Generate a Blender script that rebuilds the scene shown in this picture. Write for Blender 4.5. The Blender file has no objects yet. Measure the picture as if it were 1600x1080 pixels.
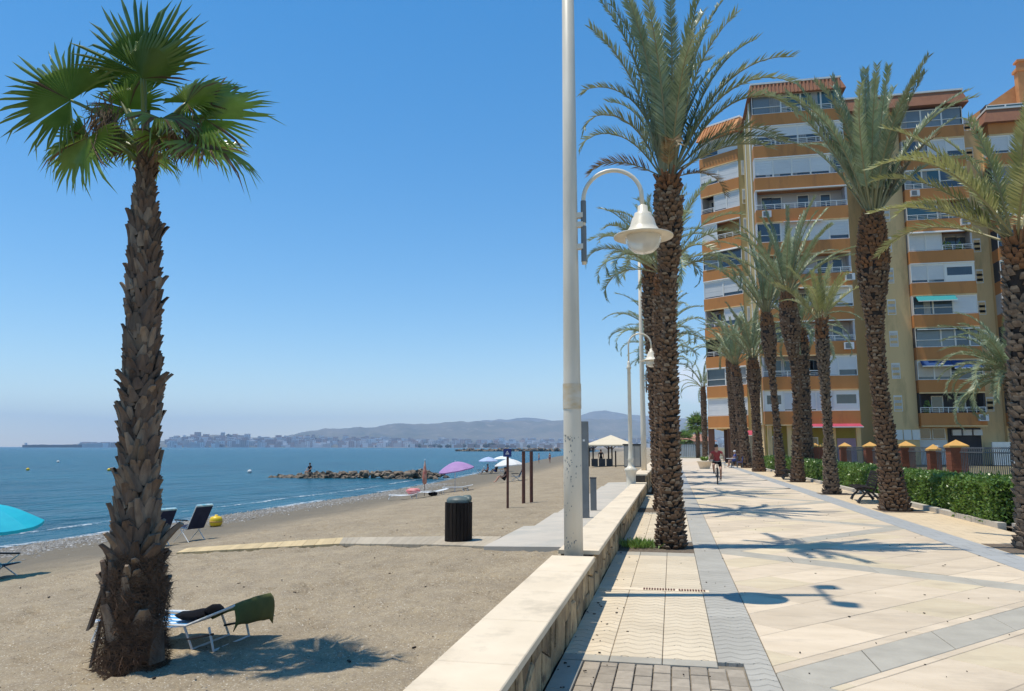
import bpy, bmesh, math, random
import numpy as np
from mathutils import Vector, Matrix, Euler, noise

S = bpy.context.scene
COL = S.collection
R = math.radians
random.seed(7)

# ------------------------------------------------------------------ camera
YAW, PITCH = R(11.764), R(7.563)
EYE = 1.6
cam_d = bpy.data.cameras.new('camera')
cam = bpy.data.objects.new('camera', cam_d)
COL.objects.link(cam)
cam.location = (0, 0, EYE)
cam.rotation_euler = (R(90) + PITCH, 0, YAW)
cam_d.sensor_width = 36
cam_d.lens = 1190 / 1600 * 36
cam_d.clip_start = 0.1
cam_d.clip_end = 30000
S.camera = cam

# ------------------------------------------------------------------ world, sun, exposure
SUN_EL = R(74.4)
SUN_DIR = Vector((-math.cos(YAW) * math.cos(SUN_EL), -math.sin(YAW) * math.cos(SUN_EL), math.sin(SUN_EL)))
w = bpy.data.worlds.new('World')
S.world = w
w.use_nodes = True
nt = w.node_tree
for n in list(nt.nodes):
    nt.nodes.remove(n)
wo = nt.nodes.new('ShaderNodeOutputWorld')
bg = nt.nodes.new('ShaderNodeBackground')
sky = nt.nodes.new('ShaderNodeTexSky')
sky.sky_type = 'NISHITA'
sky.sun_disc = False
sky.sun_elevation = SUN_EL
sky.sun_rotation = R(258.2)
sky.altitude = 0
sky.air_density = 1.0
sky.dust_density = 0.0
sky.ozone_density = 2.4
bg.inputs[1].default_value = 0.15
# a small fair weather cloud low over the far end of the promenade
tc = nt.nodes.new('ShaderNodeTexCoord')
def cdir(az, el):
    return (math.sin(az) * math.cos(el), math.cos(az) * math.cos(el), math.sin(el))
def wmath(op, a, b=None, c=None):
    m = nt.nodes.new('ShaderNodeMath')
    m.operation = op
    for i, v in enumerate((a, b, c)):
        if v is None:
            continue
        if isinstance(v, (int, float)):
            m.inputs[i].default_value = v
        else:
            nt.links.new(v, m.inputs[i])
    return m.outputs[0]
dist = nt.nodes.new('ShaderNodeVectorMath')
dist.operation = 'DISTANCE'
scl = nt.nodes.new('ShaderNodeVectorMath')
scl.operation = 'MULTIPLY'
scl.inputs[1].default_value = (1, 1, 1.25)
nt.links.new(tc.outputs['Generated'], scl.inputs[0])
nt.links.new(scl.outputs[0], dist.inputs[0])
cd = cdir(R(1.9), R(5.0))
dist.inputs[1].default_value = (cd[0], cd[1], cd[2] * 1.25)
nz = nt.nodes.new('ShaderNodeTexNoise')
nz.inputs['Scale'].default_value = 42
nz.inputs['Detail'].default_value = 6
nt.links.new(tc.outputs['Generated'], nz.inputs['Vector'])
near = wmath('SUBTRACT', 1.0, wmath('DIVIDE', dist.outputs['Value'], 0.052))
clo = wmath('MULTIPLY_ADD', wmath('ADD', near, wmath('MULTIPLY_ADD', nz.outputs['Fac'], 1.6, -0.95)), 1.1, 0.0)
clo = wmath('MINIMUM', wmath('MAXIMUM', clo, 0.0), 0.75)
clo = wmath('MULTIPLY', clo, wmath('GREATER_THAN', near, -0.8))
mx = nt.nodes.new('ShaderNodeMix')
mx.data_type = 'RGBA'
nt.links.new(clo, mx.inputs['Factor'])
hsv = nt.nodes.new('ShaderNodeHueSaturation')
hsv.inputs['Saturation'].default_value = 1.58
hsv.inputs['Value'].default_value = 1.50
gam = nt.nodes.new('ShaderNodeGamma')
gam.inputs['Gamma'].default_value = .75
nt.links.new(sky.outputs[0], gam.inputs['Color'])
nt.links.new(gam.outputs[0], hsv.inputs['Color'])
nt.links.new(hsv.outputs[0], mx.inputs['A'])
mx.inputs['B'].default_value = (6.5, 6.6, 6.9, 1)
nt.links.new(mx.outputs['Result'], bg.inputs[0])
nt.links.new(bg.outputs[0], wo.inputs[0])

sun_d = bpy.data.lights.new('sun', 'SUN')
sun_d.energy = 4.3
sun_d.angle = R(0.53)
sun_d.color = (1.0, 0.935, 0.81)
sun = bpy.data.objects.new('sun', sun_d)
COL.objects.link(sun)
sun.rotation_euler = SUN_DIR.to_track_quat('Z', 'Y').to_euler()
sun.location = (0, 0, 60)

S.view_settings.view_transform = 'Standard'
S.view_settings.look = 'None'
S.view_settings.gamma = 1
S.view_settings.exposure = 0.12
S.view_settings.use_curve_mapping = False
S.render.engine = 'CYCLES'
S.cycles.use_denoising = True
S.cycles.max_bounces = 6
S.cycles.diffuse_bounces = 3
S.cycles.glossy_bounces = 3
S.cycles.transmission_bounces = 4
S.cycles.transparent_max_bounces = 8
S.cycles.volume_bounces = 1
S.cycles.sample_clamp_indirect = 6

# ------------------------------------------------------------------ materials
def mat(name, c1, c2=None, scale=4.0, rough=0.6, bump=0.0, bscale=None, rnd=0.0, spec=0.4, metal=0.0,
        trans=0.0, detail=4.0, c3=None, s3=1.0, t3=(0.55, 0.7), stretch=None, bdist=0.02, lo=0.35, hi=0.65):
    m = bpy.data.materials.new(name)
    m.use_nodes = True
    t = m.node_tree
    P = t.nodes['Principled BSDF']
    N, L = t.nodes.new, t.links.new
    P.inputs['Roughness'].default_value = rough
    P.inputs['Specular IOR Level'].default_value = spec
    P.inputs['Metallic'].default_value = metal
    g = N('ShaderNodeNewGeometry')
    vec = g.outputs['Position']
    if stretch:
        mp = N('ShaderNodeMapping')
        mp.inputs['Scale'].default_value = stretch
        L(vec, mp.inputs['Vector'])
        vec = mp.outputs[0]
    col = None
    if c2 is not None:
        n = N('ShaderNodeTexNoise')
        n.inputs['Scale'].default_value = scale
        n.inputs['Detail'].default_value = detail
        n.inputs['Roughness'].default_value = 0.6
        L(vec, n.inputs['Vector'])
        r = N('ShaderNodeMapRange')
        r.inputs['From Min'].default_value = lo
        r.inputs['From Max'].default_value = hi
        L(n.outputs['Fac'], r.inputs['Value'])
        x = N('ShaderNodeMix')
        x.data_type = 'RGBA'
        L(r.outputs[0], x.inputs['Factor'])
        x.inputs['A'].default_value = (*c1, 1)
        x.inputs['B'].default_value = (*c2, 1)
        col = x.outputs['Result']
    if c3 is not None:
        n = N('ShaderNodeTexNoise')
        n.inputs['Scale'].default_value = s3
        n.inputs['Detail'].default_value = 5
        n.inputs['Roughness'].default_value = 0.65
        L(vec, n.inputs['Vector'])
        r = N('ShaderNodeMapRange')
        r.inputs['From Min'].default_value = t3[0]
        r.inputs['From Max'].default_value = t3[1]
        L(n.outputs['Fac'], r.inputs['Value'])
        x = N('ShaderNodeMix')
        x.data_type = 'RGBA'
        L(r.outputs[0], x.inputs['Factor'])
        if col is not None:
            L(col, x.inputs['A'])
        else:
            x.inputs['A'].default_value = (*c1, 1)
        x.inputs['B'].default_value = (*c3, 1)
        col = x.outputs['Result']
    if rnd:
        oi = N('ShaderNodeObjectInfo')
        r = N('ShaderNodeMapRange')
        r.inputs['To Min'].default_value = 1 - rnd
        r.inputs['To Max'].default_value = 1 + rnd
        L(oi.outputs['Random'], r.inputs['Value'])
        x = N('ShaderNodeMix')
        x.data_type = 'RGBA'
        x.blend_type = 'MULTIPLY'
        x.inputs['Factor'].default_value = 1
        if col is not None:
            L(col, x.inputs['A'])
        else:
            x.inputs['A'].default_value = (*c1, 1)
        L(r.outputs[0], x.inputs['B'])
        col = x.outputs['Result']
    if col is not None:
        L(col, P.inputs['Base Color'])
    else:
        P.inputs['Base Color'].default_value = (*c1, 1)
    if bump:
        n = N('ShaderNodeTexNoise')
        n.inputs['Scale'].default_value = bscale or scale * 3
        n.inputs['Detail'].default_value = 5
        n.inputs['Roughness'].default_value = 0.65
        L(vec, n.inputs['Vector'])
        b = N('ShaderNodeBump')
        b.inputs['Strength'].default_value = bump
        b.inputs['Distance'].default_value = bdist
        L(n.outputs['Fac'], b.inputs['Height'])
        L(b.outputs[0], P.inputs['Normal'])
    if trans:
        out = t.nodes['Material Output']
        tr = N('ShaderNodeBsdfTranslucent')
        if col is not None:
            L(col, tr.inputs['Color'])
        else:
            tr.inputs['Color'].default_value = (*c1, 1)
        ms = N('ShaderNodeMixShader')
        ms.inputs[0].default_value = trans
        L(P.outputs[0], ms.inputs[1])
        L(tr.outputs[0], ms.inputs[2])
        L(ms.outputs[0], out.inputs['Surface'])
    return m

M = {}
M['sand'] = None
M['stone'] = mat('wall_stone', (.46, .335, .19), (.27, .185, .10), 6, .85, .9, 22, rnd=.4, bdist=.03, c3=(.13, .09, .055), s3=7, t3=(.56, .68))
M['mortar'] = mat('mortar', (.10, .075, .05), (.06, .05, .04), 12, .95, .5, 40)
M['coping'] = mat('coping_stone', (.75, .62, .45), (.68, .555, .395), 2.2, .75, .25, 60, rnd=.05, bdist=.004, c3=(.50, .41, .29), s3=2.6, t3=(.52, .78))
M['slab'] = mat('stamped_slab', (.65, .525, .378), (.57, .455, .32), 1.6, .75, .6, 7, rnd=.11, stretch=(1, 2.2, 1), bdist=.012, c3=(.42, .34, .25), s3=1.1, t3=(.52, .82))
M['slabyel'] = mat('yellowish_slab', (.63, .52, .35), (.56, .45, .30), 1.6, .75, .6, 7, rnd=.08, stretch=(1, 2.2, 1), bdist=.012, c3=(.42, .34, .23), s3=1.1, t3=(.52, .82))
M['grey'] = mat('grey_paving', (.43, .39, .315), (.36, .325, .262), 3, .75, .6, 9, rnd=.07, bdist=.012)
M['joint'] = mat('joint_grout', (.27, .23, .175), (.20, .17, .13), 20, .95)
M['paver'] = mat('clay_paver', (.37, .31, .235), (.30, .25, .19), 14, .85, .5, 60, rnd=.16, bdist=.006)
M['farpave'] = None
M['soil'] = mat('tree_pit_soil', (.20, .155, .11), (.12, .09, .065), 18, .95, 1, 50)
M['concrete'] = mat('beach_concrete', (.53, .47, .385), (.47, .42, .35), 1.3, .85, .4, 30, c3=(.42, .39, .33), s3=.7, t3=(.5, .65), bdist=.006)
M['boardgrey'] = mat('weathered_board', (.46, .385, .28), (.40, .335, .245), 3, .85, .4, 30, rnd=.12, stretch=(1, 6, 1))
M['boardyel'] = mat('yellow_board', (.62, .47, .25), (.52, .39, .21), 3, .8, .4, 30, rnd=.10, stretch=(1, 6, 1))
M['postwhite'] = mat('white_post_paint', (.77, .69, .565), (.64, .56, .44), 2.5, .45, .12, 30, stretch=(1, 1, .25), bdist=.004)
M['white'] = mat('white_paint', (.78, .77, .74), (.70, .69, .66), 3, .5)
M['lampwhite'] = mat('lamp_enamel', (.78, .70, .56), (.70, .61, .47), 6, .35)
M['steel'] = mat('grey_steel', (.19, .20, .20), (.155, .165, .17), 4, .5, rnd=.05)
M['darkmetal'] = mat('dark_metal', (.03, .033, .038), (.02, .022, .026), 6, .5)
M['rust'] = mat('rust_brown', (.14, .055, .035), (.09, .04, .03), 10, .8)
M['wooddark'] = mat('dark_timber', (.028, .02, .015), (.015, .011, .009), 5, .8, .4, 30, rnd=.35, spec=.15, stretch=(4, 4, .5))
M['binlid'] = mat('bin_lid', (.12, .16, .145), (.08, .10, .095), 8, .5)
M['brick'] = mat('red_brick', (.33, .10, .045), (.25, .075, .035), 20, .85, .6, 60, rnd=.15)
M['tile_cap'] = mat('ochre_cap', (.66, .36, .09), (.58, .30, .07), 10, .6)
M['iron'] = mat('iron_railing', (.12, .125, .13), (.085, .09, .095), 6, .5)
M['leafdate'] = mat('date_leaflet', (.185, .235, .115), (.32, .37, .225), 3.0, .40, rnd=.25, spec=.45, trans=.2)
M['leafyel'] = mat('yellow_date_leaflet', (.24, .25, .085), (.36, .36, .16), 2.6, .42, rnd=.22, spec=.45, trans=.25)
M['leafdry'] = mat('dry_leaflet', (.27, .19, .09), (.17, .11, .05), 3, .6, rnd=.2, trans=.2)
M['rachis'] = mat('frond_rachis', (.22, .20, .09), (.28, .24, .12), 3, .5, rnd=.1)
M['petiole'] = mat('fan_petiole', (.12, .16, .04), (.16, .19, .06), 4, .45, rnd=.15)
M['leaffan'] = mat('fan_leaf', (.13, .21, .03), (.21, .31, .06), 3.2, .28, rnd=.3, spec=.7, trans=.38)
M['leaffandry'] = mat('fan_leaf_brown', (.20, .12, .055), (.12, .075, .04), 6, .7, rnd=.2, trans=.15)
M['boot'] = mat('palm_boot', (.16, .105, .07), (.085, .055, .04), 13, .85, .7, 45, rnd=.4, stretch=(1, 1, .35), bdist=.012)
M['bootpale'] = mat('pale_palm_boot', (.25, .185, .13), (.13, .09, .065), 13, .85, .7, 45, rnd=.35, stretch=(1, 1, .35), bdist=.012)
M['scale'] = mat('date_leaf_base', (.225, .14, .085), (.125, .072, .044), 9, .9, .7, 40, c3=(.30, .235, .175), s3=14, t3=(.56, .72), bdist=.012)
M['scalepale'] = mat('pale_date_leaf_base', (.24, .18, .13), (.13, .095, .07), 9, .9, .7, 40, c3=(.36, .29, .22), s3=14, t3=(.56, .72), bdist=.012)
M['scaleorange'] = mat('fresh_date_leaf_base', (.28, .135, .06), (.16, .08, .04), 9, .85, .6, 40)
M['cutend'] = mat('cut_leaf_base', (.33, .265, .195), (.20, .15, .11), 16, .9, .6, 50, bdist=.01)
M['bark'] = mat('trunk_core', (.06, .042, .03), (.035, .025, .02), 10, .95, .8, 30)
M['fibre'] = mat('palm_fibre', (.13, .07, .038), (.055, .032, .02), 14, .95, rnd=.2)
M['hedge'] = mat('hedge_leaf', (.10, .185, .028), (.17, .27, .05), 5, .35, rnd=.1, spec=.5, trans=.25)
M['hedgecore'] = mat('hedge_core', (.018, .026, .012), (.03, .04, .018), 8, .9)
M['weed'] = mat('weed_leaf', (.16, .27, .05), (.25, .36, .09), 9, .5, trans=.3)
M['orange'] = mat('orange_render', (.54, .225, .066), (.49, .20, .056), .7, .8, .1, 20, c3=(.36, .145, .05), s3=1.3, t3=(.54, .78), stretch=(1, 1, .25))
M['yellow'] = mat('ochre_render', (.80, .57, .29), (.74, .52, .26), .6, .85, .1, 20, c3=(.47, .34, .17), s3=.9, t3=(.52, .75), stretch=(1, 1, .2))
M['yellowlit'] = mat('sunlit_ochre_render', (.50, .37, .16), (.45, .335, .145), .6, .85)  # copy of the ochre render for sunlit walls, sun put into its tone
M['shutter'] = mat('white_shutter', (.70, .70, .70), (.64, .645, .655), .9, .55, rnd=.08)
M['shutbeige'] = mat('beige_shutter', (.60, .55, .47), (.55, .50, .43), 1, .6, rnd=.08)
M['trim'] = mat('white_trim', (.80, .78, .74), None, rough=.5)
M['glass'] = mat('window_glass', (.035, .045, .065), (.06, .075, .095), .5, .06, spec=.8, rnd=.3)
M['glassgrey'] = mat('grey_window_glass', (.17, .20, .22), (.23, .255, .27), .5, .12, spec=.7, rnd=.2)
M['glassteal'] = mat('teal_window_glass', (.03, .08, .10), (.05, .11, .13), .5, .08, spec=.8)
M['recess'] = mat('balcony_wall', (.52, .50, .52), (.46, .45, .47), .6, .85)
M['recshade'] = mat('painted_recess_shade', (.05, .045, .05), (.035, .032, .036), 1, .9)  # shade of open balconies and shop fronts painted as near-black
M['roof'] = mat('roof_tile', (.31, .135, .07), (.26, .11, .06), 2.5, .8, rnd=.05)
M['rooflight'] = mat('orange_roof_tile', (.60, .27, .10), (.52, .22, .08), 2.5, .8)
M['awnteal'] = mat('teal_awning', (.03, .30, .32), None, rough=.8, trans=.15)
M['awnnavy'] = mat('navy_awning', (.012, .06, .20), None, rough=.8, trans=.1)
M['awnpink'] = mat('crimson_awning', (.55, .08, .13), (.48, .06, .11), 2, .7, trans=.2)
M['awngreen'] = mat('dark_green_awning', (.012, .07, .075), None, rough=.8)
M['shoplilac'] = mat('lilac_panel', (.50, .36, .52), None, rough=.7)
M['shopolive'] = mat('olive_wall', (.40, .33, .06), (.36, .29, .05), 1, .8)
M['brownclad'] = mat('brown_cladding', (.13, .065, .045), (.10, .05, .035), 5, .7, stretch=(4, 4, .3))
M['greyclad'] = mat('grey_green_cladding', (.28, .29, .25), (.23, .24, .21), 3, .7)
M['turq'] = mat('turquoise_canvas', (.02, .58, .72), (.015, .52, .68), 3, .7, trans=.3)
M['purple'] = mat('lilac_canvas', (.50, .30, .56), (.44, .26, .52), 3, .7, trans=.25)
M['paleblue'] = mat('pale_blue_canvas', (.46, .60, .80), (.52, .56, .82), 2, .7, trans=.25)
M['canvas'] = mat('white_canvas', (.80, .79, .76), None, rough=.7, trans=.2)
M['cream'] = mat('cream_canvas', (.80, .71, .54), (.76, .67, .50), 2, .7, trans=.2)
M['redcanvas'] = mat('red_canvas', (.50, .12, .09), (.58, .35, .24), 6, .7)
M['navy'] = mat('navy_fabric', (.015, .02, .045), (.022, .028, .06), 7, .8, spec=.15)
M['cyan'] = mat('cyan_fabric', (.06, .34, .45), (.5, .6, .62), 7, .8)
M['stripe_b'] = mat('blue_stripe_fabric', (.07, .32, .62), None, rough=.8)
M['stripe_w'] = mat('white_stripe_fabric', (.72, .76, .80), None, rough=.8)
M['towel'] = mat('olive_towel', (.11, .12, .035), (.085, .095, .028), 8, .95, .5, 120, bdist=.004)
M['yellowbuoy'] = mat('yellow_plastic', (.78, .52, .02), (.70, .46, .015), 6, .4)
M['rock'] = mat('breakwater_rock', (.25, .19, .13), (.13, .10, .075), 1.2, .9, .8, 5, rnd=.3, c3=(.05, .05, .04), s3=.8, t3=(.5, .62), bdist=.1)
M['pebble'] = mat('pebble', (.33, .31, .28), (.16, .145, .125), 6, .8, c3=(.55, .53, .50), s3=9, t3=(.58, .62))
M['skin'] = mat('skin', (.50, .28, .19), (.46, .25, .165), 8, .55)
M['hair'] = mat('dark_hair', (.03, .02, .015), None, rough=.6)
M['redcloth'] = mat('red_cloth', (.36, .06, .06), (.30, .05, .05), 12, .85)
M['blackcloth'] = mat('black_cloth', (.008, .008, .010), None, rough=.9, spec=.08)
M['bluecloth'] = mat('blue_cloth', (.06, .09, .28), None, rough=.9)
M['whitecloth'] = mat('white_cloth', (.70, .70, .70), None, rough=.9)
M['rubber'] = mat('rubber', (.015, .015, .016), None, rough=.8)
M['signblue'] = mat('sign_blue', (.012, .03, .16), None, rough=.5)
M['lampglass'] = None
M['garden'] = mat('garden_ground', (.22, .17, .11), (.12, .13, .05), 1.5, .95, .6, 20)
M['town'] = [mat('town_render_pale', (.62, .58, .54), (.52, .48, .44), .05, .9, rnd=.2),
             mat('town_render_pink', (.50, .36, .30), (.42, .31, .26), .05, .9, rnd=.2),
             mat('town_render_white', (.78, .76, .73), None, rough=.9),
             mat('town_roof', (.36, .16, .10), (.30, .14, .09), .05, .9, rnd=.2)]
M['hill'] = mat('hill_scrub', (.15, .13, .085), (.06, .07, .04), .006, .95, detail=8, c3=(.26, .22, .16), s3=.012, t3=(.55, .7))

def glass_mat():
    m = bpy.data.materials.new('lamp_bowl')
    m.use_nodes = True
    P = m.node_tree.nodes['Principled BSDF']
    P.inputs['Base Color'].default_value = (.86, .84, .78, 1)
    P.inputs['Roughness'].default_value = .3
    P.inputs['Transmission Weight'].default_value = .45
    P.inputs['IOR'].default_value = 1.1
    return m
M['lampglass'] = glass_mat()

def nodes_of(name):
    m = bpy.data.materials.new(name)
    m.use_nodes = True
    t = m.node_tree
    return m, t, t.nodes['Principled BSDF'], t.nodes.new, t.links.new

def noise_fac(t, vec, scale, a, b, detail=5, rough=.6):
    n = t.nodes.new('ShaderNodeTexNoise')
    n.inputs['Scale'].default_value = scale
    n.inputs['Detail'].default_value = detail
    n.inputs['Roughness'].default_value = rough
    t.links.new(vec, n.inputs['Vector'])
    r = t.nodes.new('ShaderNodeMapRange')
    r.inputs['From Min'].default_value = a
    r.inputs['From Max'].default_value = b
    t.links.new(n.outputs['Fac'], r.inputs['Value'])
    return r.outputs[0]

def mixc(t, f, A, B, mode='MIX'):
    x = t.nodes.new('ShaderNodeMix')
    x.data_type = 'RGBA'
    x.blend_type = mode
    if isinstance(f, (int, float)):
        x.inputs['Factor'].default_value = f
    else:
        t.links.new(f, x.inputs['Factor'])
    for k, v in (('A', A), ('B', B)):
        if isinstance(v, tuple):
            x.inputs[k].default_value = (*v, 1)
        else:
            t.links.new(v, x.inputs[k])
    return x.outputs['Result']

def mth(t, op, a, b=None, c=None):
    m = t.nodes.new('ShaderNodeMath')
    m.operation = op
    for i, v in enumerate((a, b, c)):
        if v is None:
            continue
        if isinstance(v, (int, float)):
            m.inputs[i].default_value = v
        else:
            t.links.new(v, m.inputs[i])
    return m.outputs[0]

def bump_chain(t, items):
    prev = None
    for h, st, d in items:
        b = t.nodes.new('ShaderNodeBump')
        b.inputs['Strength'].default_value = st
        b.inputs['Distance'].default_value = d
        t.links.new(h, b.inputs['Height'])
        if prev is not None:
            t.links.new(prev, b.inputs['Normal'])
        prev = b.outputs[0]
    return prev

# sand: dry grey-brown, darker and greyer where it is damp at the water's edge
m, t, P, N, L = nodes_of('sand')
pos = N('ShaderNodeNewGeometry').outputs['Position']
sp = N('ShaderNodeSeparateXYZ'); L(pos, sp.inputs[0])
c = mixc(t, noise_fac(t, pos, 1.1, .35, .65), (.375, .298, .194), (.275, .216, .140))
c = mixc(t, mth(t, 'MULTIPLY', noise_fac(t, pos, 7, .46, .66, 6, .75), .75), c, (.25, .20, .14))
c = mixc(t, mth(t, 'MULTIPLY', noise_fac(t, pos, 24, .50, .72, 4), .5), c, (.41, .34, .255))
c = mixc(t, mth(t, 'MULTIPLY', noise_fac(t, pos, 42, .50, .66, 4, .75), .32), c, (.135, .105, .075))
c = mixc(t, mth(t, 'MULTIPLY', noise_fac(t, pos, 70, .52, .72, 3), .7), c, (.22, .175, .125))
c = mixc(t, noise_fac(t, pos, 55, .61, .66, 3), c, (.60, .54, .44))
c = mixc(t, noise_fac(t, pos, 33, .665, .70, 2), c, (.07, .055, .042))
damp = N('ShaderNodeMapRange')
damp.inputs['From Min'].default_value = -.50; damp.inputs['From Max'].default_value = -.90
L(mth(t, 'ADD', sp.outputs[2], mth(t, 'MULTIPLY', noise_fac(t, pos, .35, 0, 1), .35)), damp.inputs['Value'])
c = mixc(t, mth(t, 'MULTIPLY', damp.outputs[0], .88), c, (.155, .135, .103))
L(c, P.inputs['Base Color'])
P.inputs['Roughness'].default_value = .95
P.inputs['Specular IOR Level'].default_value = .15
nrm = bump_chain(t, [(noise_fac(t, pos, 3.2, 0, 1, 3), 1.0, .08), (noise_fac(t, pos, 16, 0, 1, 4), .8, .02), (noise_fac(t, pos, 110, 0, 1, 3), .7, .006)])
L(nrm, P.inputs['Normal'])
M['sand'] = m

# sea
m, t, P, N, L = nodes_of('sea_water')
pos = N('ShaderNodeNewGeometry').outputs['Position']
mp = N('ShaderNodeMapping'); mp.inputs['Rotation'].default_value = (0, 0, R(20)); mp.inputs['Scale'].default_value = (1, .45, 1)
L(pos, mp.inputs['Vector'])
c = mixc(t, noise_fac(t, mp.outputs[0], .035, .35, .65), (.004, .066, .105), (.007, .095, .138))
c = mixc(t, noise_fac(t, mp.outputs[0], .5, .45, .75, 3), c, (.004, .045, .072))
L(c, P.inputs['Base Color'])
P.inputs['Roughness'].default_value = .25
P.inputs['IOR'].default_value = 1.33
P.inputs['Specular IOR Level'].default_value = .16
nrm = bump_chain(t, [(noise_fac(t, mp.outputs[0], .22, 0, 1, 4), 1, 1.2), (noise_fac(t, mp.outputs[0], 1.5, 0, 1, 5), 1, .30), (noise_fac(t, mp.outputs[0], 6, 0, 1, 3), .6, .06)])
L(nrm, P.inputs['Normal'])
M['sea'] = m

# foam with ragged holes
m, t, P, N, L = nodes_of('sea_foam')
pos = N('ShaderNodeNewGeometry').outputs['Position']
P.inputs['Base Color'].default_value = (.72, .75, .77, 1)
P.inputs['Roughness'].default_value = .8
a = mth(t, 'MULTIPLY', mth(t, 'MULTIPLY', noise_fac(t, pos, .45, .42, .62, 4), noise_fac(t, pos, 4, .40, .62, 5)), .8)
L(a, P.inputs['Alpha'])
M['foam'] = m

# yellow and grey tiles with pressed wavy relief
def wavy(name, c1, c2, tile_x0, pitch):
    m, t, P, N, L = nodes_of(name)
    pos = N('ShaderNodeNewGeometry').outputs['Position']
    sp = N('ShaderNodeSeparateXYZ'); L(pos, sp.inputs[0])
    wav = mth(t, 'MULTIPLY', mth(t, 'PINGPONG', mth(t, 'ADD', mth(t, 'DIVIDE', sp.outputs[0], pitch), 0), .5), 1.0)
    wav = mth(t, 'SMOOTH_MIN', wav, .40, .2)
    ph = mth(t, 'ADD', mth(t, 'MULTIPLY', sp.outputs[1], 1 / .1333), mth(t, 'MULTIPLY', wav, 1.25))
    fr = mth(t, 'FRACT', ph)
    tri = mth(t, 'ABSOLUTE', mth(t, 'SUBTRACT', fr, .5))
    groove = N('ShaderNodeMapRange')
    groove.interpolation_type = 'SMOOTHSTEP'
    groove.inputs['From Min'].default_value = .015; groove.inputs['From Max'].default_value = .10
    L(tri, groove.inputs['Value'])
    oi = N('ShaderNodeObjectInfo')
    v = N('ShaderNodeMapRange'); v.inputs['To Min'].default_value = .93; v.inputs['To Max'].default_value = 1.06
    L(oi.outputs['Random'], v.inputs['Value'])
    c = mixc(t, noise_fac(t, pos, 2.2, .35, .65), c1, c2)
    c = mixc(t, noise_fac(t, pos, 60, .6, .7, 2), c, tuple(x * .75 for x in c1))
    groove_tone = mth(t, 'MULTIPLY', mth(t, 'SUBTRACT', 1.0, groove.outputs[0]), noise_fac(t, pos, 3.0, .3, .7))  # patchy darker tone along the grooves
    c = mixc(t, mth(t, 'MULTIPLY', groove_tone, .55), c, tuple(x * .5 for x in c1))
    c = mixc(t, 1.0, c, v.outputs[0], 'MULTIPLY')
    L(c, P.inputs['Base Color'])
    P.inputs['Roughness'].default_value = .8
    L(bump_chain(t, [(groove.outputs[0], .8, .012), (noise_fac(t, pos, 90, 0, 1, 2), .4, .003)]), P.inputs['Normal'])
    return m
M['tile_y'] = wavy('yellow_wavy_tile', (.67, .555, .395), (.61, .50, .35), 0, .2)
M['tile_g'] = wavy('grey_wavy_tile', (.425, .395, .335), (.365, .338, .285), 0, .2)

# distant paving: the same slab colours with joints
def jointed(name, c1, c2, sx, sy, rot):
    m, t, P, N, L = nodes_of(name)
    pos = N('ShaderNodeNewGeometry').outputs['Position']
    mp = N('ShaderNodeMapping'); mp.inputs['Rotation'].default_value = (0, 0, rot)
    L(pos, mp.inputs['Vector'])
    b = N('ShaderNodeTexBrick')
    b.inputs['Scale'].default_value = 1; b.inputs['Brick Width'].default_value = sx; b.inputs['Row Height'].default_value = sy
    b.inputs['Mortar Size'].default_value = .006
    b.inputs['Color1'].default_value = (*c1, 1); b.inputs['Color2'].default_value = (*c2, 1)
    b.inputs['Mortar'].default_value = (c1[0] * .55, c1[1] * .53, c1[2] * .5, 1)
    L(mp.outputs[0], b.inputs['Vector'])
    c = mixc(t, mth(t, 'MULTIPLY', noise_fac(t, pos, .9, .4, .75), .35), b.outputs['Color'], tuple(x * .8 for x in c1))
    L(c, P.inputs['Base Color'])
    P.inputs['Roughness'].default_value = .8
    L(bump_chain(t, [(noise_fac(t, pos, 40, 0, 1, 3), .3, .005)]), P.inputs['Normal'])
    return m
M['farpave'] = jointed('far_slab', (.62, .515, .395), (.575, .475, .36), .9, .6, R(45))
M['rightyel'] = jointed('right_yellow_tile', (.65, .505, .325), (.61, .47, .30), .4, .4, 0)
M['rightgrey'] = jointed('right_grey_tile', (.37, .37, .355), (.34, .34, .325), .4, .4, 0)

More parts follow.
